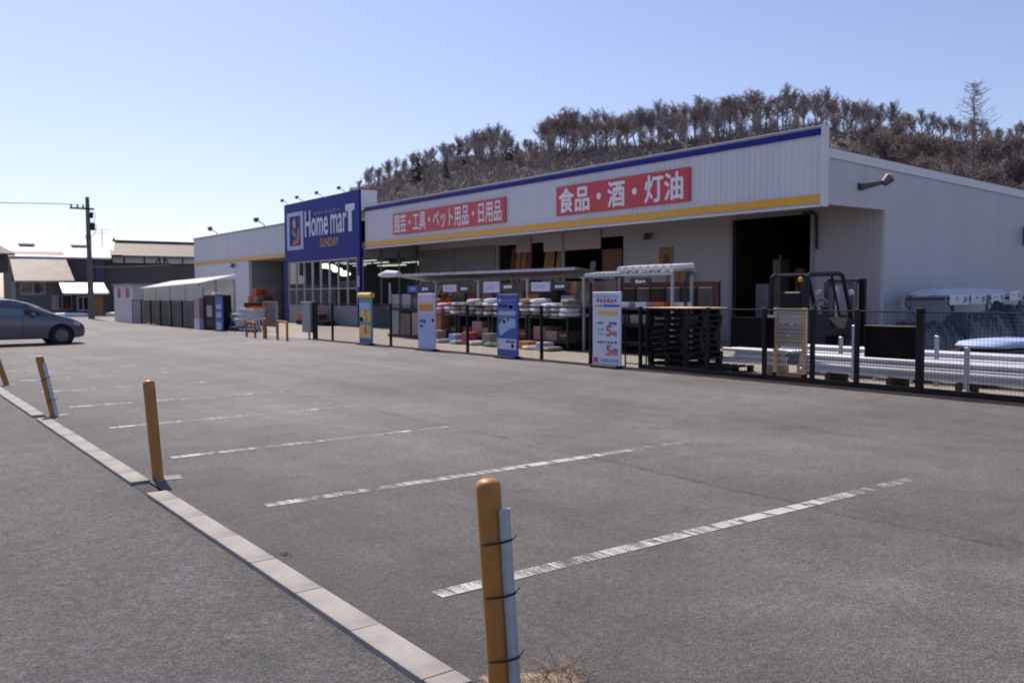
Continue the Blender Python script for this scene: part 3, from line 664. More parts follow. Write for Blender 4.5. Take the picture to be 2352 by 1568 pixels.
# tower sign: logo in a white frame
XL = XT-.002
mb = MB()
for (ya, yb, z0, z1) in ((48.15, 45.9, 6.03, 6.25), (48.15, 45.9, 4.15, 4.37), (48.15, 47.8, 4.37, 6.03), (46.25, 45.9, 4.37, 6.03)): rect_mx(mb, XL, ya, yb, z0, z1, .03)
part("logo_frame", mb, mat("logo_frame_pale", (0.38, 0.44, 0.66), .4), tower, world=True)
def poly_mx(pts, m, nm):
    mb = MB(); mb.prism([(p[0], p[1]) for p in pts], 'X', XL-.02, XL); part(nm, mb, m, tower, world=True)
poly_mx([(47.15, 5.93), (47.35, 5.72), (47.3, 5.45), (47.12, 5.3), (46.95, 5.5), (46.98, 5.75)], ORANGE, "logo_flame")
poly_mx([(47.6, 5.25), (47.2, 5.25), (46.85, 5.05), (46.75, 4.8), (47.0, 4.85), (47.4, 5.0)], GREEN, "logo_leaf")
poly_mx([(46.7, 5.32), (46.45, 5.32), (46.45, 4.75), (46.65, 4.52), (47.0, 4.42), (47.4, 4.46), (47.4, 4.66), (47.0, 4.66), (46.78, 4.76), (46.7, 4.9)], RED, "logo_curve")
SW = mat("sign_white", (0.62, 0.66, 0.80), .4)
mb = MB(); text_mx(mb, "Home", XL-.02, 45.65, 42.75, 4.79, 6.18, .02); part("lettering", mb, SW, tower, world=True)
mb = MB(); text_mx(mb, "mar", XL-.02, 42.4, 40.55, 4.79, 5.78, .02); part("lettering", mb, SW, tower, world=True)
mb = MB(); mb.prism([(39.97, 4.79), (40.36, 4.79), (40.36, 5.80), (40.66, 5.84), (40.66, 6.16), (39.66, 6.16), (39.66, 5.84), (39.97, 5.80)], "X", XL-.02, XL); part("lettering", mb, SW, tower, world=True)
mb = MB(); text_mx(mb, "サンデー ホームマート", XL-.02, 44.45, 41.2, 5.86, 6.10, .01); part("lettering", mb, PRINTLB, tower, world=True)
mb = MB(); text_mx(mb, "SUNDAY", XL-.02, 43.72, 41.47, 4.15, 4.60, .015); part("lettering", mb, ORANGE, tower, world=True)
mb = MB(); rect_mx(mb, XL, 39.42, 39.28, 2.0, 2.55, .01); part("notice_plate", mb, PRINTLV, tower, world=True)
for k, (yy, m, lb) in enumerate(((44.3, PLASTO, "orange crate of plants at the left below the tower window"), (43.3, PLASTO, "orange crate right of the first below the tower window"), (42.4, CARTON, "brown crate below the tower window"))):
    goods_block("crate", XT-.75, XT-.3, yy, yy+.8, .26, .62, m, lb, "crate", "crates below the tower window")
mb = MB(); mb.bbox(-.3, .3, -1.8, 1.8, 0, .255, .01); one("crate_bench", mb, BLACK, "long black bench carrying crates below the tower window", "bench", None, (XT-.52, 43.4, .005))
# red sign boards on the fascia
XS = XF-.036
sg = thing("red_sign_board", "larger red board advertising food, sake and kerosene in white characters", "sign", (XS, 17.95, 4.37), 0, "red boards on the fascia")
mb = MB(); mb.box(XS-.05, XS, 17.95, 24.18, 4.37, 5.385); part("board", mb, RED, sg, world=True)
mb = MB(); text_mx(mb, "食品・酒・灯油", XS-.054, 24.02, 18.2, 4.46, 5.30, .028); part("lettering", mb, WHITE, sg, world=True)
sg = thing("red_sign_board", "longer red board near the tower listing garden, tool, pet and daily goods", "sign", (XS, 27.24, 4.37), 0, "red boards on the fascia")
mb = MB(); mb.box(XS-.05, XS, 27.24, 36.06, 4.37, 5.335); part("board", mb, RED, sg, world=True)
mb = MB(); text_mx(mb, "園芸・工具・ペット用品・日用品", XS-.054, 35.9, 27.5, 4.44, 5.27, .012); part("lettering", mb, WHITE, sg, world=True)
# floodlights on the parapets
def floodlight(loc, label, sc_=0.9):
    t = thing("floodlight", label, "floodlight", loc, 0, "floodlights on the parapet")
    mb = MB(); mb.tube([(.1, 0, -.05), (0, 0, .15), (-.35, .35, .42)], .035, 6); part("arm", mb, GREY, t)
    mb = MB(); mb.tube([(-.32, .42, .36), (-.36, .46, .56)], [.16, .2], 10); part("head", mb, LAMPBODY, t, True)
    mb = MB(); mb.tube([(-.30, .41, .30), (-.322, .422, .36)], [.10, .16], 10); part("lens", mb, LENSY, t, True)
    t.scale = (sc_, sc_, sc_); return t
for loc, lb in (((XF, 18.2, 5.95), "floodlight on the parapet above the food and kerosene board"), ((XF, 25.5, 5.95), "floodlight on the parapet between the two red boards"), ((XF, 34.7, 5.95), "floodlight on the parapet just right of the blue tower"), ((XF, 61.2, 5.83), "floodlight near the far end of the left wing roof"), ((XF, 52.4, 5.83), "floodlight on the left wing roof nearest the blue tower"), ((XT+.1, 49.0-.6, 6.8), "leftmost floodlight on top of the blue tower"), ((XT+.1, 46.3, 6.8), "second floodlight from the left on the blue tower"), ((XT+.1, 43.7, 6.8), "third floodlight from the left on the blue tower"), ((XT+.1, 41.0, 6.8), "rightmost floodlight on top of the blue tower")): floodlight(loc, lb, .55 if "tower" in lb and "wing" not in lb and "right of" not in lb else .9)
t = thing("gable_floodlight", "dark floodlight with amber lens on the white gable wall", "floodlight", (21.98, 13.5, 4.46))
mb = MB(); mb.box(-.12, .12, -.05, 0, -.08, .1); mb.tube([(0, -.05, 0), (.12, -.45, .06), (.2, -.6, .1)], [.09, .06, .05], 8); part("arm", mb, LAMPBODY, t, True)
mb = MB(); mb.tube([(.12, -.62, .05), (.26, -.70, .2)], [.1, .15], 12); part("head", mb, LAMPBODY, t, True)
mb = MB(); mb.tube([(.26, -.70, .2), (.30, -.725, .24)], [.15, .11], 12); part("lens", mb, LENSY, t, True)
mb = MB(); mb.bbox(0, .5, -.35, 0, 0, .6, .02); one("wall_unit", mb, LAMPBODY, "dark box fixed to the gable wall at the right edge", "box", None, (31.9, 13.497, 3.2))

# ------------------------------------------------------------------ bollards
def tie_ring(z, r, cx=0.0):
    mb = MB(); pts = []
    for k in range(17):
        a = 2*math.pi*k/16; pts.append((cx+math.cos(a)*(r+(.028 if math.cos(a) > 0.2 else 0)*1.0), math.sin(a)*r, z+.012*math.cos(a)))
    return mb.tube(pts, .0045, 5, False)
def bollard(base, top, label, tube=False, ties=0):
    t = thing("bollard", label, "bollard", base, 0, "ochre bollards along the kerb")
    d = Vector(top)-Vector(base); H = d.length
    t.rotation_euler = d.to_track_quat('Z', 'Y').to_euler()
    r = .05
    mb = MB(); mb.lathe([(r*.93, -.12), (r*.97, H*.5), (r, H-.035), (r*.96, H-.02), (r*.80, H-.007), (r*.5, H), (.002, H+.003)], n=28); part("post", mb, YEL, t, True)
    if tube:
        # galvanised pipe tied to the side away from the road
        inv = t.rotation_euler.to_matrix().inverted(); side = inv @ Vector((rt.x*.86-fw.x*.5, rt.y*.86-fw.y*.5, 0)); side.z = 0; side.normalize(); ang = math.atan2(side.y, side.x)
        mb = MB(); mb.tube([(r+.016, 0, -.1), (r+.016, 0, H-.115)], .024, 16); mb.v = [(math.cos(ang)*v[0]-math.sin(ang)*v[1], math.sin(ang)*v[0]+math.cos(ang)*v[1], v[2]) for v in mb.v]
        part("steel_pipe", mb, GALV, t, True)
        for z in ties:
            mb = tie_ring(z, r+.003, .012); mb.tube([(.075, .03, z+.004), (.085, .05, z+.02)], .004, 4)
            mb.v = [(math.cos(ang)*v[0]-math.sin(ang)*v[1], math.sin(ang)*v[0]+math.cos(ang)*v[1], v[2]) for v in mb.v]
            part("cable_tie", mb, TIE, t, True)
    return t
bollard((1.985, 2.73, 0), (1.963, 2.785, .875), "nearest ochre bollard with a grey pipe tied on by black ties", True, (.63, .42, .17))
bollard((2.06, 7.94, 0), (2.025, 8.03, .86), "upright ochre bollard second from the camera beside the kerb gap")
bollard((2.06, 12.99, 0), (1.93, 13.15, .80), "leaning ochre bollard with a grey pipe, third from the camera", True, (.5, .2))
bollard((2.11, 18.01, 0), (1.92, 18.2, .74), "tilted ochre bollard cut by the left edge of the picture")
for k, (x, y) in enumerate(((2.03, 2.72), (2.10, 7.9), (2.10, 12.98), (2.10, 18.0))):
    mb = MB(); mb.bbox(-.07, .15, -.11, .10, -.05, .008, .01); one("bollard_footing", mb, FOOTC, ("square concrete footing of the nearest bollard", "pale concrete footing beside the second bollard", "pale concrete footing of the leaning third bollard", "pale concrete footing at the left edge bollard")[k], "footing", "bollard footings", (x, y, 0), rz=R((10, -8, 20, 5)[k]))
# weeds and sand at the nearest bollard
mb = MB(); rn = random.Random(5)
n = 26; ring = [(math.cos(6.283*k/n)*(.30+rn.uniform(-.12, .12)), math.sin(6.283*k/n)*(.15+rn.uniform(-.07, .07)), 0) for k in range(n)]
ring2 = [(p[0]*.55, p[1]*.55, .014) for p in ring]
mb.add(ring+ring2+[(0, 0, .018)], [(k, (k+1) % n, n+(k+1) % n, n+k) for k in range(n)]+[(n+k, n+(k+1) % n, 2*n) for k in range(n)])
o = link("sand_patch", mb.mesh("sand_patch", SAND, True), None, (2.14, 2.76, .003), (0, 0, R(-20))); tag(o, kind="structure")
def weed(loc, sd, label, n=46, s=1.0):
    rn = random.Random(sd); mb = MB()
    for k in range(n):
        a = rn.uniform(0, 6.28); L = rn.uniform(.05, .17)*s; p = Vector((rn.gauss(0, .05)*s, rn.gauss(0, .05)*s, 0)); d = Vector((math.cos(a)*rn.uniform(.3, 1.1), math.sin(a)*rn.uniform(.3, 1.1), rn.uniform(.25, 1))).normalized()
        q = p+d*L*.6; e = q+(d+Vector((rn.gauss(0, .4), rn.gauss(0, .4), -.3))).normalized()*L*.5; mb.tube([p, q, e], [.0016, .0012, .0006], 3, False)
        for m in range(3): mb.tube([q, q+Vector((rn.gauss(0, .03), rn.gauss(0, .03), rn.uniform(-.01, .03)))*s], [.001, .0006], 3, False)
    one("dry_weed", mb, STRAW, label, "weed", None, loc)
weed((2.33, 2.75, .005), 1, "dry straw coloured weed right of the nearest bollard", 26, .8)
weed((2.16, 2.70, .012), 2, "flattened dry weed touching the nearest bollard foot", 40)
weed((2.06, 5.1, .0), 3, "small dry weed growing from the kerb joint", 14, .3)

# ------------------------------------------------------------------ yard fence
XFN = 13.05
fence = thing("yard_fence", "black wire mesh fence in front of the store yard", "fence", (XFN, 4.0, 0))
PY = [2.0, 3.6, 5.3, 6.96, 8.02, 8.85, 9.84, 11.15, 12.95, 14.5, 16.24, 17.86, 19.4, 21.5, 23.6, 25.6, 27.7, 29.0]
TH = {6.96: 1.36, 29.0: 1.36}
for yv in PY:
    r = .05 if yv in (6.96,) else .034 if yv > 8 else .03
    mb = MB(); mb.bbox(-r, r, -r, r, 0, 1.33 if yv not in TH else TH[yv], .006); o = link("post", mb.mesh("post", BLACK), fence, (0, yv-4, 0))
for a, b in zip(PY, PY[1:]):
    mb = MB(); y_ = a+.05
    while y_ < b-.03: mb.tube([(XFN, y_, .06), (XFN, y_, 1.30)], .0021, 3, False); y_ += .055
    z = .07
    while z < 1.29: mb.tube([(XFN+.004, a+.04, z), (XFN+.004, b-.04, z)], .0021, 3, False); z += .055
    part("wire_mesh", mb, WIRE, fence, world=True, kind="stuff")
    mb = MB(); mb.tube([(XFN, a+.04, 1.30), (XFN, b-.04, 1.30)], .012, 5); part("top_rail", mb, BLACK, fence, world=True)
mb = MB(); mb.bbox(XFN-.07, XFN+.09, 1.5, 29.2, -.02, .045, .01); part("footing", mb, FENCEFOOT, fence, world=True)
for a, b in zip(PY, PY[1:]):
    if b < 13.2: mb = MB(); mb.box(XFN-.03, XFN+.03, a+.04, b-.04, .046, .13); part("kick_rail_shade", mb, BLACK, fence, world=True)  # black band takes in the base rail and the shadow along it
# continuation in front of the left shelter
f2 = thing("shelter_fence", "black fence in front of the polycarbonate shelter at left", "fence", (13.0, 38.3, 0))
yv = 42.9
while yv < 56:
    mb = MB(); mb.box(-.035, .035, -.035, .035, 0, 1.36); link("post", mb.mesh("post", BLACK), f2, (0, yv-38.3, 0)); yv += 1.95
mb = MB(); y_ = 42.9
while y_ < 54.5: mb.tube([(13.0, y_, .05), (13.0, y_, 1.32)], .005, 3, False); y_ += .2
part("wire_mesh", mb, WIRE, f2, world=True, kind="stuff")
mb = MB(); mb.box(12.98, 13.02, 42.9, 54.6, 1.3, 1.34); part("top_rail", mb, BLACK, f2, world=True)
# boards hung inside the fence
def hung(y0, y1, z0, z1, X, m, label, edge=PLY):
    t = thing("hung_board", label, "board", (X, y0, z0), 0)
    mb = MB(); mb.bbox(0, .035, 0, y1-y0, 0, z1-z0-.02, .005); part("panel", mb, m, t)
    mb = MB(); mb.box(-.004, .04, 0, y1-y0, z1-z0-.02, z1-z0); part("top_edge", mb, edge, t); return t
hung(9.70, 10.66, .60, 1.16, XFN+.07, WRAP, "dark netted board inside the fence above the short pipe stack", DARKSTEEL)
hung(7.05, 7.93, .55, 1.075, XFN+.07, WRAP, "black board with pale top edge on the fence by the thick post")
cr = thing("pale_crate", "tall pale wooden crate with a sheeted front behind the fence", "crate", (13.75, 9.45, 0))
for yv in (0, .62):
    mb = MB(); mb.bbox(-.04, .04, yv, yv+.07, .0, 1.32, .005); part("stile", mb, PLY, cr)
mb = MB(); mb.box(-.036, .036, .07, .62, 1.24, 1.315); part("top_rail", mb, PLY, cr)
for k in range(8):
    mb = MB(); mb.box(-.015, .012, .071, .619, .62+k*.078, .62+k*.078+.068); part("slat", mb, mat("crate_slat_%d" % k, (0.50+.03*(k % 3), 0.42+.02*(k % 2), 0.38), .5, var=.1), cr)
mb = MB(); mb.box(-.04, .04, -.0, .69, 0, .12); part("bottom_rail", mb, WOOD, cr)
for k, (z, yv) in enumerate(((1.02, .30), (.82, .36))):
    mb = MB(); mb.lathe([(.02, -.02), (.028, 0), (.02, .02)], n=8); mb.v = [(v[0]-.03, v[1]+yv, v[2]+z) for v in mb.v]; part("knob", mb, WHITE, cr, True)
# steel stays with concrete feet
def stay(x, y, h, label, ball=.075):
    t = thing("steel_stay", label, "post", (x, y, 0), 0, "grey stays along the fence")
    mb = MB(); mb.bbox(-.032, .032, -.032, .032, .04, h, .006); part("post", mb, GALV, t)
    mb = MB(); mb.lathe([(ball*1.9, 0), (ball*1.9, .025), (ball*1.05, .028), (ball*.95, .10), (ball*.5, .15), (.002, .16)], n=14); part("foot", mb, CONC, t, True)
stay(13.22, 8.17, 1.06, "grey steel stay left of the black board"); stay(13.2, 6.32, .78, "grey stay with a round foot at the right of the fence")

# ------------------------------------------------------------------ channel stacks
def pipe_stack(x0, y0, y1, z0, rows, cols, label, seed, rad=.036, stagger=.1, big=0):
    rn = random.Random(seed)
    t = thing("pipe_stack", label, "pipe stack", (x0, y0, 0), 0, "stacks of pale steel pipes in the yard")
    for r_ in range(rows):
        for c in range(cols-(r_ % 2)):
            if r_ < rows-1 and 0 < c < cols-1-(r_ % 2): continue          # buried inside the stack, never seen
            a = rn.uniform(-stagger, stagger)*.5; b = y1-y0+rn.uniform(-stagger, stagger)
            x = rad+(c+.5*(r_ % 2))*(2*rad+.004); z = z0+rad+r_*rad*1.76
            mb = MB(); mb.tube([(x, a, z), (x, b, z)], rad, 10); part("pipe", mb, RAIL, t, True)
    ztop = z0+rad*2+(rows-1)*rad*1.76
    for k in range(big):
        mb = MB(); mb.tube([(.10+k*.19, .05, ztop+.052), (.10+k*.19, y1-y0-.1*k, ztop+.052)], .054, 12); part("wide_pipe", mb, RAIL, t, True)
    yy = .35
    while yy < y1-y0:
        mb = MB(); mb.box(-.04, cols*(2*rad+.004)+.04, yy, yy+.09, 0.005, z0-.003); part("bearer", mb, CONC if rn.random() < .4 else TIMBER, t); yy += 1.15
    return t
pipe_stack(13.75, 9.93, 11.25, .24, 5, 9, "short stack of pale steel pipes below the dark netted board", 1, .032, .16)
pipe_stack(14.85, 4.2, 10.85, .30, 3, 8, "rear long stack of pale steel pipes, the higher one", 2, .032, .1, 2)
pipe_stack(13.75, 4.0, 9.58, .18, 4, 8, "front long stack of pale steel pipes behind the fence", 3, .030, .1, 2)
for k, (x, y, h) in enumerate(((13.68, 10.3, .62), (14.6, 9.3, .78), (14.75, 8.7, .8), (14.7, 8.0, .82), (14.7, 7.55, .86), (14.65, 6.05, .86))):
    mb = MB(); mb.bbox(-.03, .03, -.03, .03, .004, h, .005); one("rack_stake", mb, GALV, ("short stake in front of the short pipe stack", "stake just right of the pale crate", "stake between the crate and the forklift wheel", "stake left of the black board", "stake right of the thick fence post", "stake near the right end of the rear stack")[k], "stake", "stakes holding the pipe stacks", (x, y, 0))
# ------------------------------------------------------------------ pallets
def pallet_mesh():
    mb = MB(); L = 1.1
    for k in range(6): mb.box(0, L, k*.2, k*.2+.1, .105, .125)
    for k in range(3): mb.box(0, L, k*.5, k*.5+.1, 0, .02)
    for k in range(3): mb.box(k*.5, k*.5+.1, 0, L, .088, .104)
    for a in range(3):
        for b in range(3): mb.box(a*.5, a*.5+.1, b*.5, b*.5+.1, .021, .087)
    return mb.mesh("pallet", PALLET)
pm = pallet_mesh()
for k in range(10):
    o = link("pallet", pm, None, (13.42+rnd.uniform(-.03, .03), 12.05+rnd.uniform(-.04, .04), .006+k*.127), (0, 0, R(rnd.uniform(-1.5, 1.5))))
    tag(o, ("bottom", "second", "third", "fourth", "fifth", "sixth", "seventh", "eighth", "ninth", "top")[k]+" black plastic pallet of the tall stack behind the fence", "pallet", "black pallets in the tall stack")
mb = MB(); mb.bbox(-.62, .62, -.66, .66, 0, .03, .004); one("plywood_sheet", mb, PLY, "pale plywood sheet lying on top of the pallet stack", "sheet", None, (13.97, 12.6, 1.277))
o = link("pallet", pm, None, (13.5, 11.2, .006), (0, 0, R(3))); tag(o, "single black pallet lying right of the tall stack", "pallet")
mb = MB()
for yy in (0, .62): mb.tube([(0, yy, 0), (0, yy, 1.28)], .02, 6)
for z in (.1, .5, .9, 1.26): mb.tube([(0, 0, z), (0, .62, z)], .014, 5)
one("mesh_gate_leaf", mb, DARKSTEEL, "dark steel frame leaning at the left side of the pallet stack", "frame", None, (13.25, 12.98, .004))

# ------------------------------------------------------------------ banners at the fence
def banner(y0, y1, ztop, label, build, m=WHITE):
    t = thing("banner_stand", label, "banner", (12.93, (y0+y1)/2, 0), 0, "banner stands along the fence")
    W = y0-y1
    mb = MB(); mb.bbox(-.02, .02, -W/2, W/2, .06, ztop, .008); part("panel", mb, m, t)
    mb = MB(); mb.bbox(-.13, .16, -W/2*.95, W/2*.95, 0, .06, .012); part("base", mb, BLACK, t)
    def R_(nm, mm, u0, u1, v0, v1):     # fractions from the left and from the top
        mb = MB(); mb.box(-.026, -.021, W/2-W*u1, W/2-W*u0, ztop-(ztop-.06)*v1, ztop-(ztop-.06)*v0); part(nm, mb, mm, t)
    def T_(body, mm, u0, u1, v0, v1, bold=.02):
        mb = MB(); text_mx(mb, body, -.027, W/2-W*u0, W/2-W*u1, ztop-(ztop-.06)*v1, ztop-(ztop-.06)*v0, bold); part("lettering", mb, mm, t)
    build(t, R_, T_, W); return t
def strokes(R_, mm, u0, u1, v0, v1, n, sd):      # print too blurred to read in the photograph
    rn = random.Random(sd)
    for k in range(n):
        a = u0+(u1-u0)*k/n; b = a+(u1-u0)/n*rn.uniform(.55, .85); h = (v1-v0)*rn.uniform(.0, .25); R_("print_mark", mm, a, b, v0+h, v1-(v1-v0)*rn.uniform(0, .2))
def b1(t, R_, T_, W):
    mb = MB(); mb.tube([(-.05, W/2, 0), (-.05, -W/2, 0)], .09, 12); mb.v = [(v[0]+.05, v[1], v[2]+1.58) for v in mb.v]; part("top_roll", mb, PRINTY, t, True)
    R_("print_field", PRINTLB, .05, .85, .19, .33); R_("print_field", PRINTY, .08, .9, .34, .57); R_("print_field", PRINTLB, .08, .3, .48, .57)
    T_("5", PRINTR, .42, .68, .35, .55, .03); R_("print_band", PRINTT, .03, .97, .58, .63); R_("print_field", PRINTY, .06, .9, .64, .89); T_("1", PRINTR, .42, .6, .66, .80, .03); R_("print_foot", PRINTB, .02, .98, .91, .99)
banner(25.42, 24.56, 1.66, "narrow banner with rolled orange top and yellow fields, farthest of the four", b1, PRINTT)
def b2(t, R_, T_, W):
    R_("print_field", PRINTLV, .03, .97, .02, .15); R_("print_field", PRINTY, .08, .92, .16, .20); R_("print_field", PRINTO, .08, .92, .2, .32); R_("print_field", PRINTLB, .03, .97, .36, .99); strokes(R_, PRINTG, .12, .5, .46, .54, 3, 1); strokes(R_, PRINTT, .15, .35, .55, .62, 2, 2); R_("print_mark", GREEN, .84, .95, .45, .51)
banner(21.75, 20.83, 1.63, "pale lavender banner with an orange panel near its top", b2, PRINTLV)
def b3(t, R_, T_, W):
    strokes(R_, PRINTG, .25, .9, .08, .12, 5, 3); R_("print_field", PRINTLB, .07, .2, .07, .13); R_("print_field", mat("print_midblue", (0.07, .13, .42), .5), .08, .85, .14, .26); R_("print_mark", PRINTR, .58, .78, .18, .23); strokes(R_, PRINTG, .12, .55, .16, .22, 4, 4); R_("print_field", PRINTLB, .08, .9, .27, .34); R_("print_band", mat("print_olive", (.2, .2, .2), .5), .08, .9, .36, .39)
    mb = MB(); zt = 1.6
    mb.prism([(.30, .55), (.36, .80), (.20, .96), (-.05, 1.02), (-.34, 1.02), (-.36, .78), (-.1, .74), (.15, .62)], 'X', -.026, -.021); part("print_picture", mb, PRINTLB, t)
    R_("print_mark", PRINTD, .3, .42, .42, .47); R_("print_mark", PRINTG, .5, .6, .40, .43); R_("print_field", PRINTLV, .06, .94, .72, .89); strokes(R_, PRINTR, .45, .88, .74, .79, 4, 6); R_("print_mark", PRINTR, .7, .82, .80, .86)
banner(17.86, 17.0, 1.60, "blue banner with a pale slanted picture across its middle", b3, PRINTB)
def b4(t, R_, T_, W):
    R_("print_field", PRINTLB, .1, .9, .04, .08); strokes(R_, PRINTR, .16, .9, .09, .15, 6, 7); R_("print_field", PRINTB, .4, .96, .175, .205); R_("print_field", PRINTR, .12, .36, .18, .2); R_("print_field", PRINTY, .18, .88, .26, .32)
    strokes(R_, PRINTB, .18, .4, .41, .44, 3, 8); strokes(R_, PRINTB, .6, .88, .41, .45, 3, 9); T_("5", PRINTR, .50, .68, .46, .60, .03); T_("倍", PRINTR, .70, .88, .53, .60, .02); strokes(R_, PRINTG, .18, .42, .50, .53, 3, 10); strokes(R_, PRINTG, .18, .42, .56, .59, 3, 11)
    strokes(R_, PRINTB, .18, .9, .67, .705, 6, 12); T_("5", PRINTR, .50, .68, .73, .86, .03); T_("倍", PRINTR, .70, .92, .76, .86, .02); R_("print_field", PRINTR, .05, .2, .90, .97); strokes(R_, PRINTG, .3, .95, .91, .96, 6, 13)
banner(14.28, 13.40, 1.64, "white banner with red numerals beside the pallet stack", b4, mat("banner_white", (.60, .60, .72), .5, var=.05))
# gate box and guards
t = thing("gate_box", "grey metal box on the black post at the fence end", "box", (13.2, 29.6, 0)); mb = MB(); mb.bbox(-.12, .12, .02, .74, .24, 1.30, .01); part("box", mb, GREY, t); mb = MB(); mb.box(-.16, .16, -.02, .78, 1.302, 1.36); part("lid", mb, FRAMEW, t); mb = MB(); mb.box(-.05, .05, -.12, -.022, 0, 1.34); part("post", mb, BLACK, t); mb = MB(); mb.box(-.03, .03, .35, .42, 0, .238); part("leg", mb, GALV, t)
def uguard(y0, y1, h, label):
    t = thing("hoop_guard", label, "guard rail", (12.0, y0, 0), 0, "rusty hoop guards by the cart bay")
    L = y1-y0; mb = MB(); mb.tube([(0, 0, 0), (0, 0, h-.1), (0, .03, h-.03), (0, .1, h), (0, L-.1, h), (0, L-.03, h-.03), (0, L, h-.1), (0, L, 0)], .045, 8); part("hoop", mb, RUST, t, True)
uguard(29.12, 30.0, .66, "rusty hoop guard nearest the fence end"); uguard(32.2, 33.1, .58, "rusty hoop guard at the left of the cart bay")
mb = MB(); mb.lathe([(.075, 0), (.075, .68), (.05, .74), (.002, .76)], n=12); one("guard_post", mb, RUST, "single orange guard post between the two hoops", "post", None, (12.05, 31.33, 0), True)
t = thing("sheet_board", "brownish grey sheet board standing behind the orange guard post", "board", (14.5, 36.4, 0)); mb = MB(); mb.bbox(0, .05, 0, 1.3, .22, 1.3, .01); part("panel", mb, mat("sheet_brown", (0.17, .13, .12), .5), t); mb = MB(); mb.box(-.01, .06, 0, 1.3, 1.302, 1.34); part("top_rail", mb, FRAMEW, t); mb = MB(); mb.box(-.02, .07, 1.31, 1.42, 0, 1.34); part("post", mb, GREY, t); mb = MB(); mb.box(-.02, .07, -.1, -.01, 0, 1.3); part("post", mb, GREY, t)
# shopping carts
def cart():
    t = thing("shopping_cart", "steel shopping cart", "cart", (0, 0, 0), 0, "shopping carts in the bay")
    mb = MB()
    for z, i_ in ((.55, 0.06), (.75, .03), (.98, 0)):
        mb.tube([(i_, i_, z), (.9-i_, i_+.06, z), (.9-i_, .5-i_-.06, z), (i_, .5-i_, z), (i_, i_, z)], .014, 5)
    for k in range(10):
        x = .05+k*.09; mb.tube([(x, .06, .56), (x, .02, .98)], .007, 4); mb.tube([(x, .44, .56), (x, .48, .98)], .007, 4); mb.tube([(x, .06, .56), (x, .44, .56)], .007, 4)
    part("basket", mb, RAIL, t, True)
    mb = MB(); mb.tube([(.0, .05, .98), (-.12, .05, 1.04), (-.12, .45, 1.04), (0, .45, .98)], .02, 6); part("handle", mb, PLASTO, t, True)
    mb = MB(); mb.tube([(.05, .1, .55), (.05, .06, .12), (.85, .12, .12)], .016, 5); mb.tube([(.05, .4, .55), (.05, .44, .12), (.85, .38, .12)], .016, 5); part("chassis", mb, RAIL, t, True)
    for x, yv in ((.05, .06), (.05, .44), (.85, .12), (.85, .38)):
        mb = MB(); mb.disc_y((x, yv, .062), .06, .03, 10); part("wheel", mb, TYRE, t, True)
    return t
c0 = cart(); first = True
for row, (x, y, n_) in enumerate(((15.6, 41.8, 5), (14.7, 39.4, 5), (13.9, 37.2, 4))):
    for k in range(n_):
        lb = ("%s shopping cart of the %s row in the cart bay" % (("front", "second", "third", "fourth", "rearmost")[k], ("far", "middle", "near")[row]))
        if first: c0.location = (x, y, .005); c0.rotation_euler = (0, 0, R(95)); c0["label"] = lb; first = False
        else: dup(c0, (x+k*.02, y-k*.34, .005), R(95), lb)
for k, (x, y, s_, lb) in enumerate(((14.5, 42.6, .5, "pale tub at the left end of the cart bay"), (14.0, 40.0, .6, "pale tub in the middle of the cart bay"), (13.7, 38.6, .5, "pale tub low behind the left hoop guard"))):
    mb = MB(); mb.lathe([(s_*.4, 0), (s_*.5, .32), (s_*.56, .34), (s_*.52, .36), (s_*.45, .34), (.01, .30)], n=14); one("metal_tub", mb, RAIL, lb, "tub", "tubs in the cart bay", (x, y, (.62, .4, .2)[k]), True)
    mb = MB(); mb.bbox(-.4, .4, -.4, .4, 0, (.62, .4, .2)[k]-.006, .01); one("tub_plinth", mb, BAGD, ("tall", "medium", "low")[k]+" dark plinth under a pale tub in the cart bay", "plinth", None, (x, y, .005))

# ------------------------------------------------------------------ left polycarbonate shelter
sh = thing("polycarbonate_shelter", "shelter of clouded polycarbonate with a bright white roof left of the tower", "shelter", (13.3, 42.0, 0))
for y0, y1, z0, z1 in ((41.9, 45.5, 2.22, 2.16), (45.52, 49.1, 2.16, 2.10), (49.12, 52.7, 2.10, 2.06)):
    mb = MB(); mb.add([(13.0, y0, z0), (13.0, y1, z1), (14.75, y1, z1+.40), (14.75, y0, z0+.40), (13.0, y0, z0-.05), (13.0, y1, z1-.05), (14.75, y1, z1+.35), (14.75, y0, z0+.35)], [(0,1,2,3),(4,7,6,5),(0,4,5,1),(1,5,6,2),(2,6,7,3),(3,7,4,0)]); part("roof_sheet", mb, POLYROOF, sh, world=True)
for y0 in (42.0, 44.7, 47.4, 50.0):
    mb = MB(); mb.box(13.12, 13.14, y0+.02, y0+2.6, 1.30, 2.05); part("upper_pane", mb, POLY, sh, world=True)
    mb = MB(); mb.box(13.11, 13.15, y0+.02, y0+2.6, .05, 1.28); part("lower_pane", mb, translucent("poly_dark_%d" % int(y0), (.34, .34, .33), .55, .25), sh, world=True)
for y0 in (41.9, 44.65, 47.35, 49.95, 52.65):
    for x in (13.13, 14.65):
        mb = MB(); mb.box(x-.035, x+.035, y0, y0+.06, 0, 2.0 if x < 14 else 2.38); part("post", mb, FRAMEW, sh, world=True)
mb = MB(); mb.box(14.7, 14.72, 42, 52.7, .02, 2.4); part("back_sheet", mb, POLY, sh, world=True)
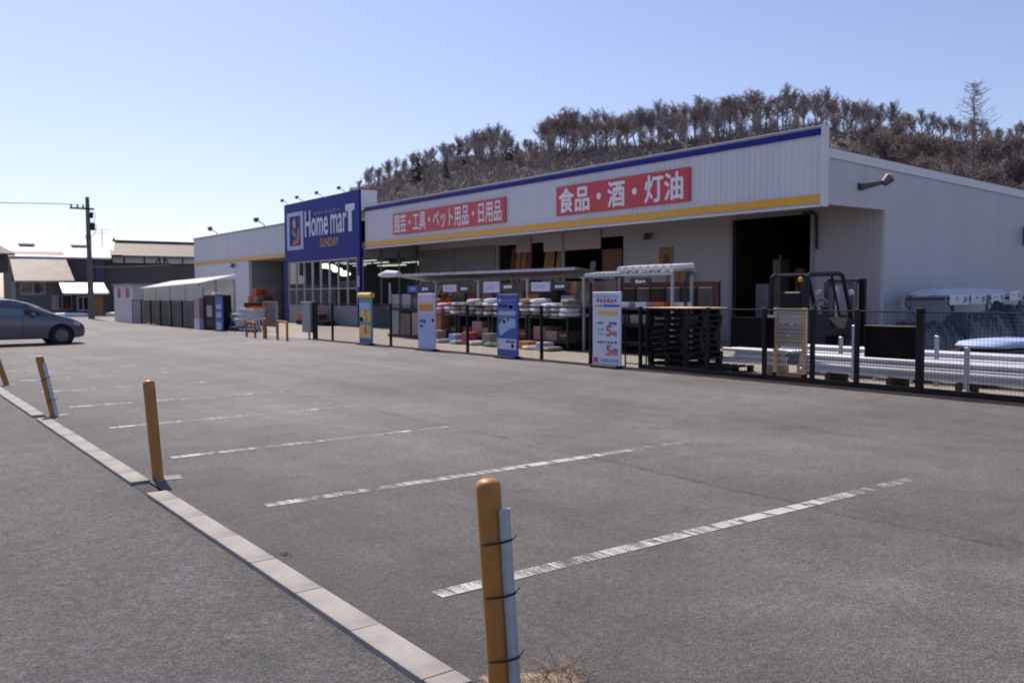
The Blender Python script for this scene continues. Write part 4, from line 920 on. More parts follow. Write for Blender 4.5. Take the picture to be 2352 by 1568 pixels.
for k, (y0, z1, m) in enumerate(((43.4, .9, CARTON), (45, 1.1, BAGB), (46.6, .7, CARTON), (48.2, 1.2, INTMID), (49.8, .9, BAGB), (51.2, 1.0, CARTON))):
    goods_block("stored_carton", 13.5, 14.4, y0, y0+1.2, .006, z1, m, ("brown carton block nearest the column in the shelter", "tall beige block second in the shelter", "low brown block mid shelter", "tallest dark block in the shelter", "beige block left of the dark one in the shelter", "brown block at the far left in the shelter")[k], "carton", "blocks stored in the shelter")
t = thing("column_sign", "brown and white column sign at the shelter corner", "sign", (13.0, 42.2, 0)); mb = MB(); mb.bbox(-.1, .1, -.4, .4, .5, 1.5, .01); part("upper_panel", mb, PINK, t); mb = MB(); mb.bbox(-.11, .11, -.4, .4, 0, .5, .01); part("lower_panel", mb, PRINTLV, t)
t = thing("vending_machine", "black vending machine with a pale window beside the blue banner", "vending machine", (13.1, 39.95, 0)); mb = MB(); mb.bbox(0, .7, 0, 1.8, .02, 1.62, .02); part("cabinet", mb, BLACK, t); mb = MB(); mb.box(-.012, -.002, .6, 1.35, .62, 1.15); part("window", mb, mat("vend_window", (.30, .33, .36), .3), t); mb = MB(); mb.box(-.01, -.002, .6, 1.35, .25, .4); part("slot", mb, DARKSTEEL, t); mb = MB(); mb.bbox(.1, .5, .5, 1.0, 1.63, 1.72, .02); part("top_glint", mb, WHITE, t)  # white block on the cabinet top stands for a bright glint
t = thing("blue_banner", "narrow blue banner with pale print right of the vending machine", "banner", (13.0, 38.75, 0)); mb = MB(); mb.bbox(-.03, .03, 0, .95, .05, 1.55, .01); part("panel", mb, PRINTB, t)
for k, (z0, z1, m) in enumerate(((1.0, 1.2, PRINTLB), (.62, .85, PRINTLB), (.08, .4, PRINTLB))):
    mb = MB(); mb.box(-.036, -.031, .15, .8, z0, z1); part("print_field", mb, m, t)
mb = MB(); mb.bbox(-.15, .15, .02, .93, 0, .048, .01); part("base", mb, BLACK, t)
shf = thing("tool_rack", "dark rack with orange goods behind the cart bay", "rack", (17.0, 44.0, 0)); mb = MB(); mb.bbox(0, .6, 0, 3.2, .01, 1.2, .01); part("cabinet", mb, BLACK, shf); mb = MB(); mb.box(.5, .58, 0, 3.2, 1.2, 2.0); part("backboard", mb, WOODRED, shf)
for k, (y0, z0, m) in enumerate(((2.3, 1.21, PLASTO), (1.5, 1.21, PINK), (1.6, 1.58, PLASTO), (.5, 1.21, CARTON))):
    goods_block("goods_box", 17.1, 17.45, 44+y0, 44+y0+.55, z0, z0+.36, m, ("bright orange box left on the dark rack", "pinkish box in the middle of the dark rack", "orange box stacked on the pinkish one", "brown box right on the dark rack")[k], "box", "boxes on the dark tool rack")
an = thing("white_annex", "low white annex with two red posters beyond the shelter", "building", (13.0, 54.2, 0)); mb = MB(); mb.box(0, 3.2, .3, 5.0, 0, 2.25); part("wall", mb, PLASTER, an); mb = MB(); mb.box(-.1, 3.3, .2, 5.1, 2.252, 2.33); part("roof", mb, GREY, an)
for yv in (3.3, 1.2): mb = MB(); mb.box(-.025, -.002, yv, yv+.7, 1.5, 2.05); part("poster", mb, PRINTR, an)

# ------------------------------------------------------------------ garden canopy with goods
cn = thing("garden_canopy", "long open canopy with corrugated roof over the garden goods", "canopy", (16.1, 14.4, 0))
def roofpanel(y0, y1, zf, zb, xf, xb):
    mb = MB(); n_ = int((y1-y0)/.075); vs = []
    for k in range(n_+1):
        yv = y0+(y1-y0)*k/n_; dz = .016*math.cos(k*math.pi); vs += [(xf, yv, zf+dz), (xb, yv, zb+dz)]
    mb.add(vs, [(2*i, 2*i+1, 2*i+3, 2*i+2) for i in range(n_)]); part("roof_sheet", mb, CANROOF, cn, world=True)
yy = 18.6
while yy < 29: roofpanel(yy, min(yy+1.78, 29.4), 2.34, 2.16, 16.15, 17.6); yy += 1.8
mb = MB(); mb.box(16.12, 16.17, 18.6, 29.4, 2.27, 2.32); part("front_gutter", mb, RAIL, cn, True, True)
mb = MB(); mb.box(17.6, 17.65, 18.6, 29.4, 2.08, 2.13); part("back_beam", mb, FRAMEW, cn, world=True)
yy = 14.9
while yy < 18: roofpanel(yy, min(yy+1.24, 18.2), 2.14, 2.21, 16.15, 16.95); yy += 1.26
mb = MB(); mb.box(16.12, 16.17, 14.9, 18.2, 2.06, 2.12); part("front_gutter", mb, GALV, cn, True, True)
mb = MB(); mb.box(16.95, 17.0, 14.9, 18.2, 2.16, 2.20); part("back_beam", mb, RAIL, cn, world=True)
for yv in (14.95, 18.25, 20.8, 23.4, 26.0, 29.3):
    for x in (16.2, 17.55 if yv > 18 else 16.9):
        mb = MB(); mb.box(x-.03, x+.03, yv, yv+.06, 0, 2.05); part("post", mb, FRAMEW, cn, world=True)
for yv in (18.4, 21, 23.6, 26.2):
    mb = MB(); mb.box(16.2, 17.5, yv+.0, yv+.05, 2.02, 2.07); part("cross_beam", mb, FRAMEW, cn, world=True)
for k in range(8):
    mb = MB(); mb.tube([(0, 0, 0), (.75, 0, .06)], .075, 10); one("glint_roll", mb, BAG, "white roll lying on the small right canopy roof, %s from the right" % ("first", "second", "third", "fourth", "fifth", "sixth", "seventh", "eighth")[k], "roll", "white rolls on the small roof", (16.18, 14.98+k*.27, 2.235), True)  # rolls added as bright bumps for the glint along the roof edge
mb = MB(); mb.tube([(0, 0, 0), (.02, .9, .02), (.0, 1.5, -.02)], [.1, .14, .05], 12); one("glare_roll", mb, TARP, "rolled white tarp at the left end of the canopy edge", "tarp", None, (16.0, 28.3, 2.36), True)  # white roll added in place of the sun glare on the roof end
# hanging signs
HS = [((935, 27.86, 27.1, 1.92, 1.68), PRINTB, "blue sign", 0), ((0, 27.03, 26.21, 1.92, 1.68), PRINTD, "dark sign", 1), ((0, 25.46, 24.62, 1.93, 1.69), PRINTLV, "pale sign", 0), ((0, 24.54, 23.74, 1.90, 1.68), PRINTD, "dark sign", 1),
      ((0, 23.04, 22.16, 2.0, 1.65), PRINTLV, "pale sign", 0), ((0, 22.13, 21.28, 1.93, 1.71), PRINTD, "dark sign", 1), ((0, 20.55, 19.67, 1.95, 1.68), PRINTLV, "pale sign", 0), ((0, 19.63, 18.79, 1.93, 1.71), PRINTD, "dark sign", 1), ((0, 16.36, 15.63, 2.0, 1.82), PRINTD, "dark sign", 1)]
LBL = ["blue hanging sign at the left end of the canopy", "dark hanging sign beside the blue one", "pale hanging sign above the orange scoops", "dark hanging sign left of the blue banner's top", "wide pale hanging sign above the blue banner", "dark hanging sign directly over the blue banner", "pinkish white hanging sign in the canopy's right half", "dark hanging sign nearest the canopy's corner post", "dark sign under the separate right canopy roof"]
for k, ((_, ya, yb, z1, z0), m, nm, dk) in enumerate(HS):
    t = thing("hanging_sign", LBL[k], "sign", (16.13, yb, z0), 0, "signs hung under the canopy")
    mb = MB(); mb.box(-.012, .012, 0, ya-yb, 0, z1-z0); part("panel", mb, m, t)
    mb = MB(); mb.tube([(0, .1, z1-z0), (0, .1, 2.06-z0)], .005, 4); mb.tube([(0, ya-yb-.1, z1-z0), (0, ya-yb-.1, 2.06-z0)], .005, 4); part("hanger", mb, DARKSTEEL, t)
    rn = random.Random(k); W = ya-yb
    for q in range(3 if dk and k != 8 else 5 if dk else 4):
        n_ = 3 if dk and k != 8 else 5 if dk else 4; u = W*(.25+.5*q/n_); mb = MB(); h0 = (z1-z0)*rn.uniform(.25, .35); mb.box(-.016, -.0125, W-u-W*.5/n_*.75, W-u, h0, (z1-z0)*rn.uniform(.62, .75)); part("print_mark", mb, PRINTLB if not dk else WHITE, t)
# tables and bags
def pillow(lx, ly, lz):
    mb = MB(); nu, nv = 12, 6; vs = []
    for j in range(nv+1):
        ph = math.pi*(j/nv-.5)
        for i_ in range(nu):
            th = 2*math.pi*i_/nu; sg_ = lambda x, e: math.copysign(abs(x)**e, x)
            vs.append((lx/2*sg_(math.cos(ph), .5)*sg_(math.cos(th), .45), ly/2*sg_(math.cos(ph), .5)*sg_(math.sin(th), .45), lz/2*(1+sg_(math.sin(ph), .75))))
    mb.add(vs, [(j*nu+i_, j*nu+(i_+1) % nu, (j+1)*nu+(i_+1) % nu, (j+1)*nu+i_) for j in range(nv) for i_ in range(nu)]); return mb
BG = [pillow(.62, .40, .13).mesh("soil_bag", BAG, True), pillow(.6, .42, .15).mesh("soil_bag", BAG, True), pillow(.62, .40, .13).mesh("soil_bag", BAGB, True), pillow(.6, .41, .16).mesh("soil_bag", mat("green_bag", (.20, .27, .17), .2, var=.5, scale=6, bump=.8, bscale=8), True), pillow(.62, .42, .14).mesh("soil_bag", mat("grey_print_bag", (.36, .37, .42), .18, var=.6, scale=8, bump=.8, bscale=8), True), pillow(.58, .4, .15).mesh("soil_bag", mat("orange_print_bag", (.42, .20, .12), .2, var=.7, scale=6, bump=.8, bscale=8), True)]
BGN = ["white", "white", "beige", "green tinted", "grey printed", "orange printed"]
def table(y0, L, label):
    t = thing("display_table", label, "table", (15.75, y0, 0), 0, "display tables at the canopy front")
    mb = MB(); mb.bbox(0, 1.0, 0, L, .90, .94, .008); part("table_top", mb, DARKSTEEL, t)
    mb = MB(); mb.bbox(.02, .98, .03, L-.03, .22, .25, .006); part("lower_shelf", mb, TIMBER, t)
    mb = MB(); mb.box(.985, 1.0, .0, L, .01, .895); part("dark_backing", mb, BLACK, t)  # black sheet added to keep the space under the table dark
    for a in (0.02, .92):
        for b in (.02, L-.08): mb = MB(); mb.box(a, a+.06, b, b+.06, 0.004, .898); part("leg", mb, DARKSTEEL, t)
TB = ("second table from the canopy corner", "third table from the canopy corner", "fourth table, behind the blue banner", "fifth table, below the orange scoops")
nb = 0
for k in range(4):
    y0 = 18.45+k*1.88; L = 1.8
    table(y0, L, ("display table beside the canopy corner post", "display table right of the blue banner", "display table behind the blue banner", "display table right of the orange scoops")[k])
    tn = ("the table by the corner post", "the table right of the blue banner", "the table behind the blue banner", "the table by the orange scoops")[k]
    for c in range(4):
        for lv in range(3 if rnd.random() < .6 else 4):
            bi = rnd.choice((0, 1, 0, 1, 4, 4, 2, 3, 5, 1))
            o = link("soil_bag", BG[bi], None, (16.08+rnd.uniform(-.05, .05), y0+.23+c*.44, .942+lv*.128), (0, R(rnd.uniform(-3, 3)), R(rnd.uniform(-9, 9))))
            tag(o, BGN[bi]+" bag, %s in the %s pile on %s" % (("lowest", "second", "third", "top")[lv], ("rightmost", "right-inner", "left-inner", "leftmost")[c], tn), "bag", "soil bags on the tables")
    for c in range(3):
        goods_block("carton", 15.9, 16.6, y0+.08+c*.57, y0+.6+c*.57, .256, rnd.choice((.55, .66, .74)), (CARTON, WOODRED, BAGB, CARTON, PINK)[(c*2+k) % 5], "carton, %s on the lower shelf of %s" % (("right", "middle", "left")[c], tn), "carton", "cartons on the lower shelves")
        mb = MB(); mb.box(-.003, 0, -.15, .15, 0, .05); one("carton_tape", mb, PRINTO, "orange band on the %s carton under %s" % (("right", "middle", "left")[c], tn), "label", "orange bands on cartons", (15.897, y0+.34+c*.57, .40))
    for c in range(2):
        goods_block("floor_carton", 15.35, 15.72, y0+.75+c*.78-.2, y0+.75+c*.78+.18, .005, rnd.choice((.24, .32, .4)), (PRINTLV, PRINTO, BAG, BAGB, PRINTR, PRINTLB, PINK, BAG)[k*2+c], "%s carton on the ground before %s" % (("lavender", "orange", "white", "beige", "red", "pale blue", "pinkish", "white")[k*2+c], tn), "carton", "cartons on the ground")
        o = link("soil_bag", BG[rnd.randrange(6)], None, (15.55, y0+.4+c*.9, .005), (0, 0, R(rnd.uniform(-8, 8)))); tag(o, "soil bag on the ground, %s side of %s" % (("right", "left")[c], tn), "bag", "soil bags on the ground")
# right hand rack under the small roof
t = thing("display_rack", "dark two tier rack under the separate right canopy roof", "rack", (16.2, 14.6, 0))
for z in (.3, .78, 1.18): mb = MB(); mb.bbox(0, 1.3, 0, 3.4, z, z+.04, .006); part("shelf", mb, DARKSTEEL, t)
for a in (0.0, 1.25):
    for b in (-.06, 3.4): mb = MB(); mb.box(a, a+.05, b, b+.055, 0.004, 1.9); part("upright", mb, DARKSTEEL, t)
mb = MB(); mb.box(1.2, 1.24, 0, 3.4, 1.22, 1.9); part("backboard", mb, WOODRED, t)
mb = MB(); mb.box(1.2, 1.24, 0, 3.4, .01, 1.17); part("dark_backing", mb, BLACK, t)  # black sheet added so the rack's lower part stays dark
for k in range(5):
    goods_block("white_pot", 16.3, 16.6, 14.7+k*.64, 15.1+k*.64, 1.221, 1.38, PLASTO if k == 1 else BAG, ("white pot at the right end of the dark rack", "orange pot on the dark rack", "white pot in the middle of the dark rack", "white pot second from the left on the dark rack", "white pot at the left end of the dark rack")[k], "pot", "pots on the dark rack")
    goods_block("bark_sack", 16.3, 16.9, 14.65+k*.66, 15.25+k*.66, .822, 1.05, (BAGD, INTMID, BAGB, BAGD, PRINTLB)[k], ("dark sack at the right end of the rack's middle shelf", "brown sack on the rack's middle shelf", "beige sack centred on the rack's middle shelf", "dark sack left of the beige one on the rack", "pale blue sack at the left end of the rack")[k], "sack", "sacks on the dark rack")
for k in range(6):
    goods_block("blind_roll", 17.35, 17.42, 14.7+k*.55, 15.15+k*.55, 1.222, 1.75, (INTMID, CARTON)[k % 2], "%s panel standing on the dark rack, %s from the right" % (("taupe", "brown")[k % 2], ("first", "second", "third", "fourth", "fifth", "sixth")[k]), "panel", "panels on the dark rack")
# left part: sacks and cabinets
for k in range(4):
    y0 = 26.15+k*.85
    goods_block("sack_stand", 16.2, 16.8, y0, y0+.7, .12, (1.0, .95, .9, 1.02)[k], (PINK, PINK, INTMID, GREY)[k], ("pinkish sack stack right of its neighbours at the canopy's left end", "pinkish sack stack second at the canopy's left end", "brown goods block at the canopy's left end", "grey cabinet at the canopy's left end")[k], "stack", "stacks at the canopy left end")
    goods_block("upper_pack", 16.25, 16.8, y0+.04, y0+.66, 1.1, (1.58, 1.5, 1.62, 1.6)[k], (BAGB, INTMID, GREY, GREY)[k], ("beige pack on the board above the pinkish sacks", "brown pack next to the beige one", "grey pack left of the brown one", "grey pack at the far left under the canopy")[k], "pack", "packs at the canopy left end")
mb = MB(); mb.bbox(0, .8, 0, 3.5, 1.03, 1.09, .006); mb.box(.05, .75, .03, 3.45, .01, .11); one("pack_shelf", mb, DARKSTEEL, "dark shelf carrying packs at the canopy's left end", "shelf", None, (16.15, 26.1, 0))
# orange snow scoops
def scoop(loc, rz, tilt, label):
    t = thing("snow_scoop", label, "snow scoop", loc, rz, "orange snow scoops")
    mb = MB(); mb.add([(-.28, 0, 0), (.28, 0, 0), (.28, .0, .5), (-.28, 0, .5), (-.26, -.16, .04), (.26, -.16, .04), (.26, -.16, .46), (-.26, -.16, .46)], [(0, 1, 2, 3), (0, 3, 7, 4), (1, 5, 6, 2), (3, 2, 6, 7)]); part("pan", mb, PLASTO, t)
    mb = MB(); mb.tube([(-.2, 0, .5), (-.2, .12, 1.1), (.2, .12, 1.1), (.2, 0, .5)], .016, 6); part("handle", mb, DARKSTEEL, t, True)
    t.rotation_euler = (R(tilt), 0, rz)
for k in range(3): scoop((15.95, 26.0-k*.38, 1.0+.0*k), R(-70-10*k), -25, ("orange snow scoop nearest the blue hanging sign", "middle orange snow scoop under the canopy", "orange snow scoop nearest the soil bags")[k])
goods_block("scoop_plinth", 15.8, 16.7, 24.9+.98, 26.05, .006, .99, CARTON, "narrow brown plinth under the orange scoops", "plinth")
goods_block("pink_crate", 15.75, 16.2, 25.0+.98-.95, 25.9-.06, .94, 1.12, mat("salmon_crate", (.55, .17, .11), .4), "salmon pink crate beside the orange scoops", "crate")
goods_block("wooden_plinth", 15.75, 16.6, 25.03, 25.84, .006, .935, WOOD, "wooden base under the salmon pink crate", "base")
# beige rolls along the back under the roof
for k in range(13):
    goods_block("beige_roll", 17.5, 17.9, 18.75+k*.8, 19.3+k*.8, 1.55, 1.98, (BAGB, PINK, PLY, BAGB)[k % 4], "%s roll on the back shelf of the canopy, position %s from the corner post" % (("beige", "pinkish", "tan", "beige")[k % 4], ("one", "two", "three", "four", "five", "six", "seven", "eight", "nine", "ten", "eleven", "twelve", "thirteen")[k]), "roll", "rolls on the canopy back shelf")
t = thing("back_shelf", "long back shelf under the canopy roof", "shelf", (17.45, 18.6, 0))
for z in (.5, 1.0, 1.5): mb = MB(); mb.bbox(0, .5, 0, 10.5, z, z+.045, .006); part("shelf_board", mb, WOOD, t)
for yv in (0, 2.6, 5.2, 7.8, 10.45): mb = MB(); mb.box(.5, .54, yv, yv+.05, .004, 2.0); part("upright", mb, DARKSTEEL, t)
for k in range(9):
    yy = 18.7+k*.84
    goods_block("display_box", 16.95, 17.3, yy, yy+.62, 1.25, 1.25+(.42, .3, .5, .36, .44, .28, .5, .33, .4)[k], (PINK, PRINTLV, CARTON, PRINTO, BAGB, PRINTLB, PINK, PRINTR, BAGB)[k], ("pinkish", "lavender", "brown", "orange", "beige", "pale blue", "salmon", "red", "sand coloured")[k]+" box on the raised ledge behind the soil bags", "box", "boxes on the raised ledge")
mb = MB(); mb.bbox(-.2, .2, 0, 7.6, 1.2, 1.245, .006)
for yy in (.05, 3.7, 7.4): mb.box(-.18, .18, yy, yy+.06, .01, 1.198)
one("raised_ledge", mb, TIMBER, "long raised ledge behind the soil bag tables", "shelf", None, (17.12, 18.62, 0))
for k in range(12):
    goods_block("stock_box", 17.5, 17.9, 18.8+k*.86, 19.5+k*.86, 1.047, 1.047+rnd.uniform(.25, .4), rnd.choice((CARTON, WOODRED, GREY, PINK)), "stock box on the middle back shelf, position %s from the corner post" % ("one", "two", "three", "four", "five", "six", "seven", "eight", "nine", "ten", "eleven", "twelve")[k], "box", "boxes on the canopy back shelf")
for k in range(3):
    mb = MB(); mb.box(-.02, .02, -.14, .14, 0, 2.5); o = one("leaning_plank", mb, WOOD, ("left brown plank leaning by the end of the canopy", "middle brown plank leaning by the end of the canopy", "right brown plank leaning by the end of the canopy")[k], "plank", "planks leaning by the canopy end", (22.6, 21.4-k*.32, .006)); o.rotation_euler = (0, R(10), 0)

# ------------------------------------------------------------------ right rack with price signs
rk = thing("steel_rack", "grey steel pipe rack beside the gable wall at right", "rack", (21.6, 12.0, 0))
for x in (0, 2.15, 4.6, 6.75, 9.0):
    for yv in (0, 1.0):
        mb = MB(); mb.box(x-.04, x+.04, yv-.03, yv+.03, 0.004, 1.5); part("post", mb, GREY, rk)
for x0, x1 in ((.045, 2.105), (2.195, 4.555), (4.645, 6.705), (6.795, 8.95)):
    mb = MB(); mb.box(x0, x1, -.025, .025, 1.38, 1.46); part("beam", mb, DARKSTEEL, rk)
    mb = MB(); mb.tube([(x0, 0, 1.36), (x0+.9, 0, .75)], .015, 5); part("brace", mb, DARKSTEEL, rk)
    mb = MB(); mb.box(x0, x1, .0, 1.0, .40, .44); part("shelf", mb, GREY, rk)
for k, (x0, x1, z0, z1) in enumerate(((2.3, 3.35, 1.25, 1.53), (3.5, 4.38, 1.26, 1.54), (4.7, 5.5, 1.29, 1.56), (5.85, 6.62, 1.34, 1.63))):
    t = thing("price_sign", ("leftmost white price sign on the steel rack", "second white price sign on the steel rack", "third white price sign on the steel rack", "rightmost, highest white price sign on the steel rack")[k], "sign", (21.6+x0, 11.93, z0), 0, "white price signs on the steel rack")
    mb = MB(); mb.box(0, x1-x0, 0, .02, 0, z1-z0); part("panel", mb, WHITE, t)
    for u0, u1, v0, v1 in ((.3, .42, .5, .78), (.72, .9, .3, .8), (.66, .8, .2, .3)) if k < 2 else ((.15, .55, .55, .62), (.72, .9, .3, .8), (.8, .95, .1, .2)):
        mb = MB(); mb.box((x1-x0)*u0, (x1-x0)*u1, -.005, -.001, (z1-z0)*v0, (z1-z0)*v1); part("print_mark", mb, PRINTG, t)
# white tarp bundle on top
mb = MB(); nu, nv = 22, 8; vs = []
for i_ in range(nu+1):
    u = i_/nu; hh = (.19+.05*math.sin(math.pi*u))*(min(1, u/.06)**.5 if u < .5 else min(1, (1-u)/.06)**.5); x = 4.3*u
    for j in range(nv+1):
        v = j/nv; vs.append((x, .15+v*1.0, hh*(math.sin(math.pi*v)**.22 if 0 < v < 1 else 0)+.012*math.sin(x*5+v*9)))
mb.add(vs, [(i_*(nv+1)+j, i_*(nv+1)+j+1, (i_+1)*(nv+1)+j+1, (i_+1)*(nv+1)+j) for i_ in range(nu) for j in range(nv)])
one("white_tarp", mb, TARP, "domed white tarp covering the top of the steel rack", "tarp", None, (23.6, 11.9, 1.50), True)
CRUMP = [mat("dark_crumpled_sheet", (.022, .026, .044), .4, var=.5, scale=5, bump=.9, bscale=5), mat("blue_grey_crumpled_sheet", (.050, .056, .084), .4, var=.5, scale=5, bump=.9, bscale=5)]
def heap(x0, y0, z0, lx, ly, hz, m, label, sd):
    rn = random.Random(sd); nu, nv = int(lx/.09), 12; ph = [(rn.uniform(2, 9), rn.uniform(2, 9), rn.uniform(0, 6)) for _ in range(7)]
    mb = MB(); rim = []
    for i_ in range(nu+1):
        for j in range(nv+1):
            u, v = i_/nu, j/nv; e = min(1, min(u, 1-u)/.10)**.6*min(1, min(v, 1-v)/.22)**.6 if 0 < u < 1 and 0 < v < 1 else 0
            r_ = sum(abs(math.sin(a*u*lx+b*v*ly+c)) for a, b, c in ph)/7
            mb.v.append((u*lx, v*ly, hz*e*(.45+.85*r_)+.0))
    for i_ in range(nu):
        for j in range(nv): mb.f.append((i_*(nv+1)+j, (i_+1)*(nv+1)+j, (i_+1)*(nv+1)+j+1, i_*(nv+1)+j+1)); mb.mi.append(0)
    one("sheeted_heap", mb, m, label, "heap", "crumpled heaps before the steel rack", (x0, y0, z0))
heap(19.7, 10.6, .16, 2.6, 1.0, .62, CRUMP[0], "dark crumpled heap leftmost before the steel rack", 1)
heap(22.2, 10.55, .16, 2.7, 1.05, .78, CRUMP[1], "blue grey crumpled heap in the middle before the rack", 2)
heap(24.8, 10.6, .16, 2.8, 1.0, .95, CRUMP[0], "tall dark crumpled heap right of the middle one", 3)
heap(26.6, 10.0, .16, 2.2, 1.1, .7, CRUMP[1], "blue grey crumpled heap at the right edge of the yard", 4)
for k in range(4):
    mb = MB(); mb.bbox(-.9, .9, -.45, .45, 0, .15, .01); one("bundle_skid", mb, TIMBER, ("leftmost", "second", "third", "rightmost")[k]+" timber skid under the crumpled heaps", "skid", "skids under the heaps", (20.9+k*2.0, 11.1, .005))
mb = MB(); mb.add([(0, 0, 0), (2.2, -.2, 0), (2.3, 1.0, .06), (.4, .9, .05), (.1, .05, .02)], [(0, 1, 2, 3)]); 
mb = pillow(2.6, 1.1, .22); one("pale_sheet", mb, mat("pale_blue_sheet", (.42, .52, .80), .4, bump=.4, bscale=8), "pale blue sheeted heap at the right edge behind the pipes", "heap", None, (20.3, 9.0, .35), True)
mb = MB(); mb.bbox(-1.2, 1.2, -.5, .5, 0, .345, .01); one("heap_base", mb, TIMBER, "dark timber base under the pale blue heap", "base", None, (20.3, 9.0, .005))

# ------------------------------------------------------------------ forklift
fk = thing("forklift", "dark forklift parked facing right in front of the big doorway", "forklift", (16.6, 12.0, 0.004))
mb = MB(); mb.prism([(0, .35), (.12, .28), (.85, .28), (.85, .62), (1.75, .62), (1.75, .30), (1.95, .30), (2.0, .95), (1.72, 1.02), (1.6, .78), (1.0, .82), (.95, 1.12), (.12, 1.12), (0, .95)], 'Y', -.5, .5); part("body", mb, FORK, fk)
mb = MB(); mb.bbox(.3, .85, -.28, .28, 1.122, 1.22, .03); mb.bbox(.2, .34, -.28, .28, 1.222, 1.62, .03); part("seat", mb, BLACK, fk)
mb = MB()
for s_ in (-.46, .46):
    mb.tube([(.15, s_, 1.0), (.18, s_, 1.95), (.3, s_, 2.0), (1.4, s_, 2.03), (1.55, s_, 1.98), (1.95, s_, .95)], .055, 6)
    mb.tube([(1.1, s_, 2.02), (1.45, s_, 1.05)], .032, 6)
for k in range(7): mb.tube([(.3+k*.18, -.46, 2.0+.004*k), (.3+k*.18, .46, 2.0+.004*k)], .02, 5)
part("overhead_guard", mb, FORK, fk, True)
mb = MB()
for s_ in (-.32, .32): mb.box(2.10, 2.28, s_-.07, s_+.07, .06, 1.86)
for z in (.3, 1.0, 1.8): mb.box(2.15, 2.25, -.27, .27, z, z+.07)
part("mast", mb, FORKG, fk)
mb = MB(); mb.tube([(2.08, .0, .2), (2.08, .0, 1.75)], .05, 8); part("lift_cylinder", mb, GALV, fk, True)
mb = MB()
for s_ in (-.42, .42): mb.box(2.40, 2.5, s_-.07, s_+.07, .2, 1.92)
mb.box(2.42, 2.5, -.38, .38, 1.8, 1.9); mb.box(2.42, 2.5, -.38, .38, .4, .5); mb.box(2.42, 2.5, -.38, .38, .9, .97); part("load_backrest", mb, BLACK, fk)
for s_ in (-.25, .25): mb = MB(); mb.box(2.505, 3.4, s_-.06, s_+.06, .06, .1); mb.box(2.505, 2.55, s_-.06, s_+.06, .1, .75); part("fork", mb, FORKY if s_ < 0 else BLACK, fk)
for x, r_ in ((.42, .25), (1.72, .32)):
    for s_ in (-.5, .5):
        mb = MB(); mb.disc_y((x, s_*1.04, r_), r_, .2, 18); wv = part("wheel", mb, TYRE, fk, True)
        mb = MB(); mb.disc_y((x, s_*1.04+(-.105 if s_ < 0 else .105), r_), r_*.5, .02, 12); part("rim", mb, FORKG, wv, True)
mb = MB(); mb.tube([(1.62, -.0, 1.0), (1.42, 0, 1.3)], .025, 6); pts = [(1.40+.17*math.cos(a)*.5, .17*math.sin(a), 1.3+.17*math.cos(a)*.8) for a in [2*math.pi*k/14 for k in range(15)]]; mb.tube(pts, .015, 5); part("steering_wheel", mb, BLACK, fk, True)
for s_ in (-.42, .42): mb = MB(); mb.tube([(1.9, s_, 1.6), (1.99, s_, 1.6)], .07, 8); part("work_light", mb, LAMPGL, fk, True)
mb = MB(); mb.lathe([(.05, 0), (.05, .08), (.002, .11)], n=8); mb.v = [(v[0]+.6, v[1], v[2]+1.85) for v in mb.v]; part("beacon", mb, ORANGE, fk, True)

# ------------------------------------------------------------------ car
car = thing("parked_car", "grey blue one box car with its nose to the right by the left edge", "car", (2.0, 33.05, 0.0))
L = 4.2
ST = [(0.0, .42, .70, .72, .55), (.12, .30, .98, 1.02, .70), (.25, .24, 1.0, 1.42, .78), (.75, .21, 1.0, 1.50, .82), (1.3, .2, .98, 1.52, .84), (1.9, .2, .96, 1.50, .845), (2.4, .2, .94, 1.40, .845), (2.8, .2, .92, 1.24, .84), (3.15, .2, .91, 1.07, .835), (3.45, .2, .90, .955, .82), (3.75, .2, .82, .86, .80), (4.0, .22, .72, .74, .73), (4.14, .26, .60, .62, .62), (4.2, .34, .50, .52, .48)]
def sec(x, zs, zb, zr, hw):
    inset = .17*min(1, max(0, (zr-zb)/.4))
    return [(x, hw*.93, zs), (x, hw*.985, (zs+zb)/2-.05), (x, hw*.97, zb), (x, hw*.97-inset*.55, zb+(zr-zb)*.62), (x, hw*.97-inset-.05, zr-.015*(zr > zb+.05)), (x, (hw*.97-inset)*.5, zr+.012), (x, 0, zr+.02)]
def loft():
    mb = MB(); rows = [sec(*s) for s in ST]; m = len(rows[0])
    for sgn in (1, -1):
        o = len(mb.v)
        for r_ in rows: mb.v += [(p[0], p[1]*sgn, p[2]) for p in r_]
        for i_ in range(len(rows)-1):
            for j in range(m-1): mb.f.append((o+i_*m+j, o+i_*m+j+1, o+(i_+1)*m+j+1, o+(i_+1)*m+j)); mb.mi.append(0)
        mb.f.append(tuple(o+j for j in range(m))); mb.mi.append(0); mb.f.append(tuple(o+(len(rows)-1)*m+j for j in range(m))); mb.mi.append(0)
    for i_ in range(len(rows)-1):
        a, b = rows[i_], rows[i_+1]; mb.quad((a[0][0], a[0][1], a[0][2]), (b[0][0], b[0][1], b[0][2]), (b[0][0], -b[0][1], b[0][2]), (a[0][0], -a[0][1], a[0][2]))
    return mb
body = part("body", loft(), CARP, car, True)
def at_sec(x):
    for a, b in zip(ST, ST[1:]):
        if a[0] <= x <= b[0]:
            f = (x-a[0])/(b[0]-a[0]); return sec(*[a[k]+(b[k]-a[k])*f for k in range(5)])
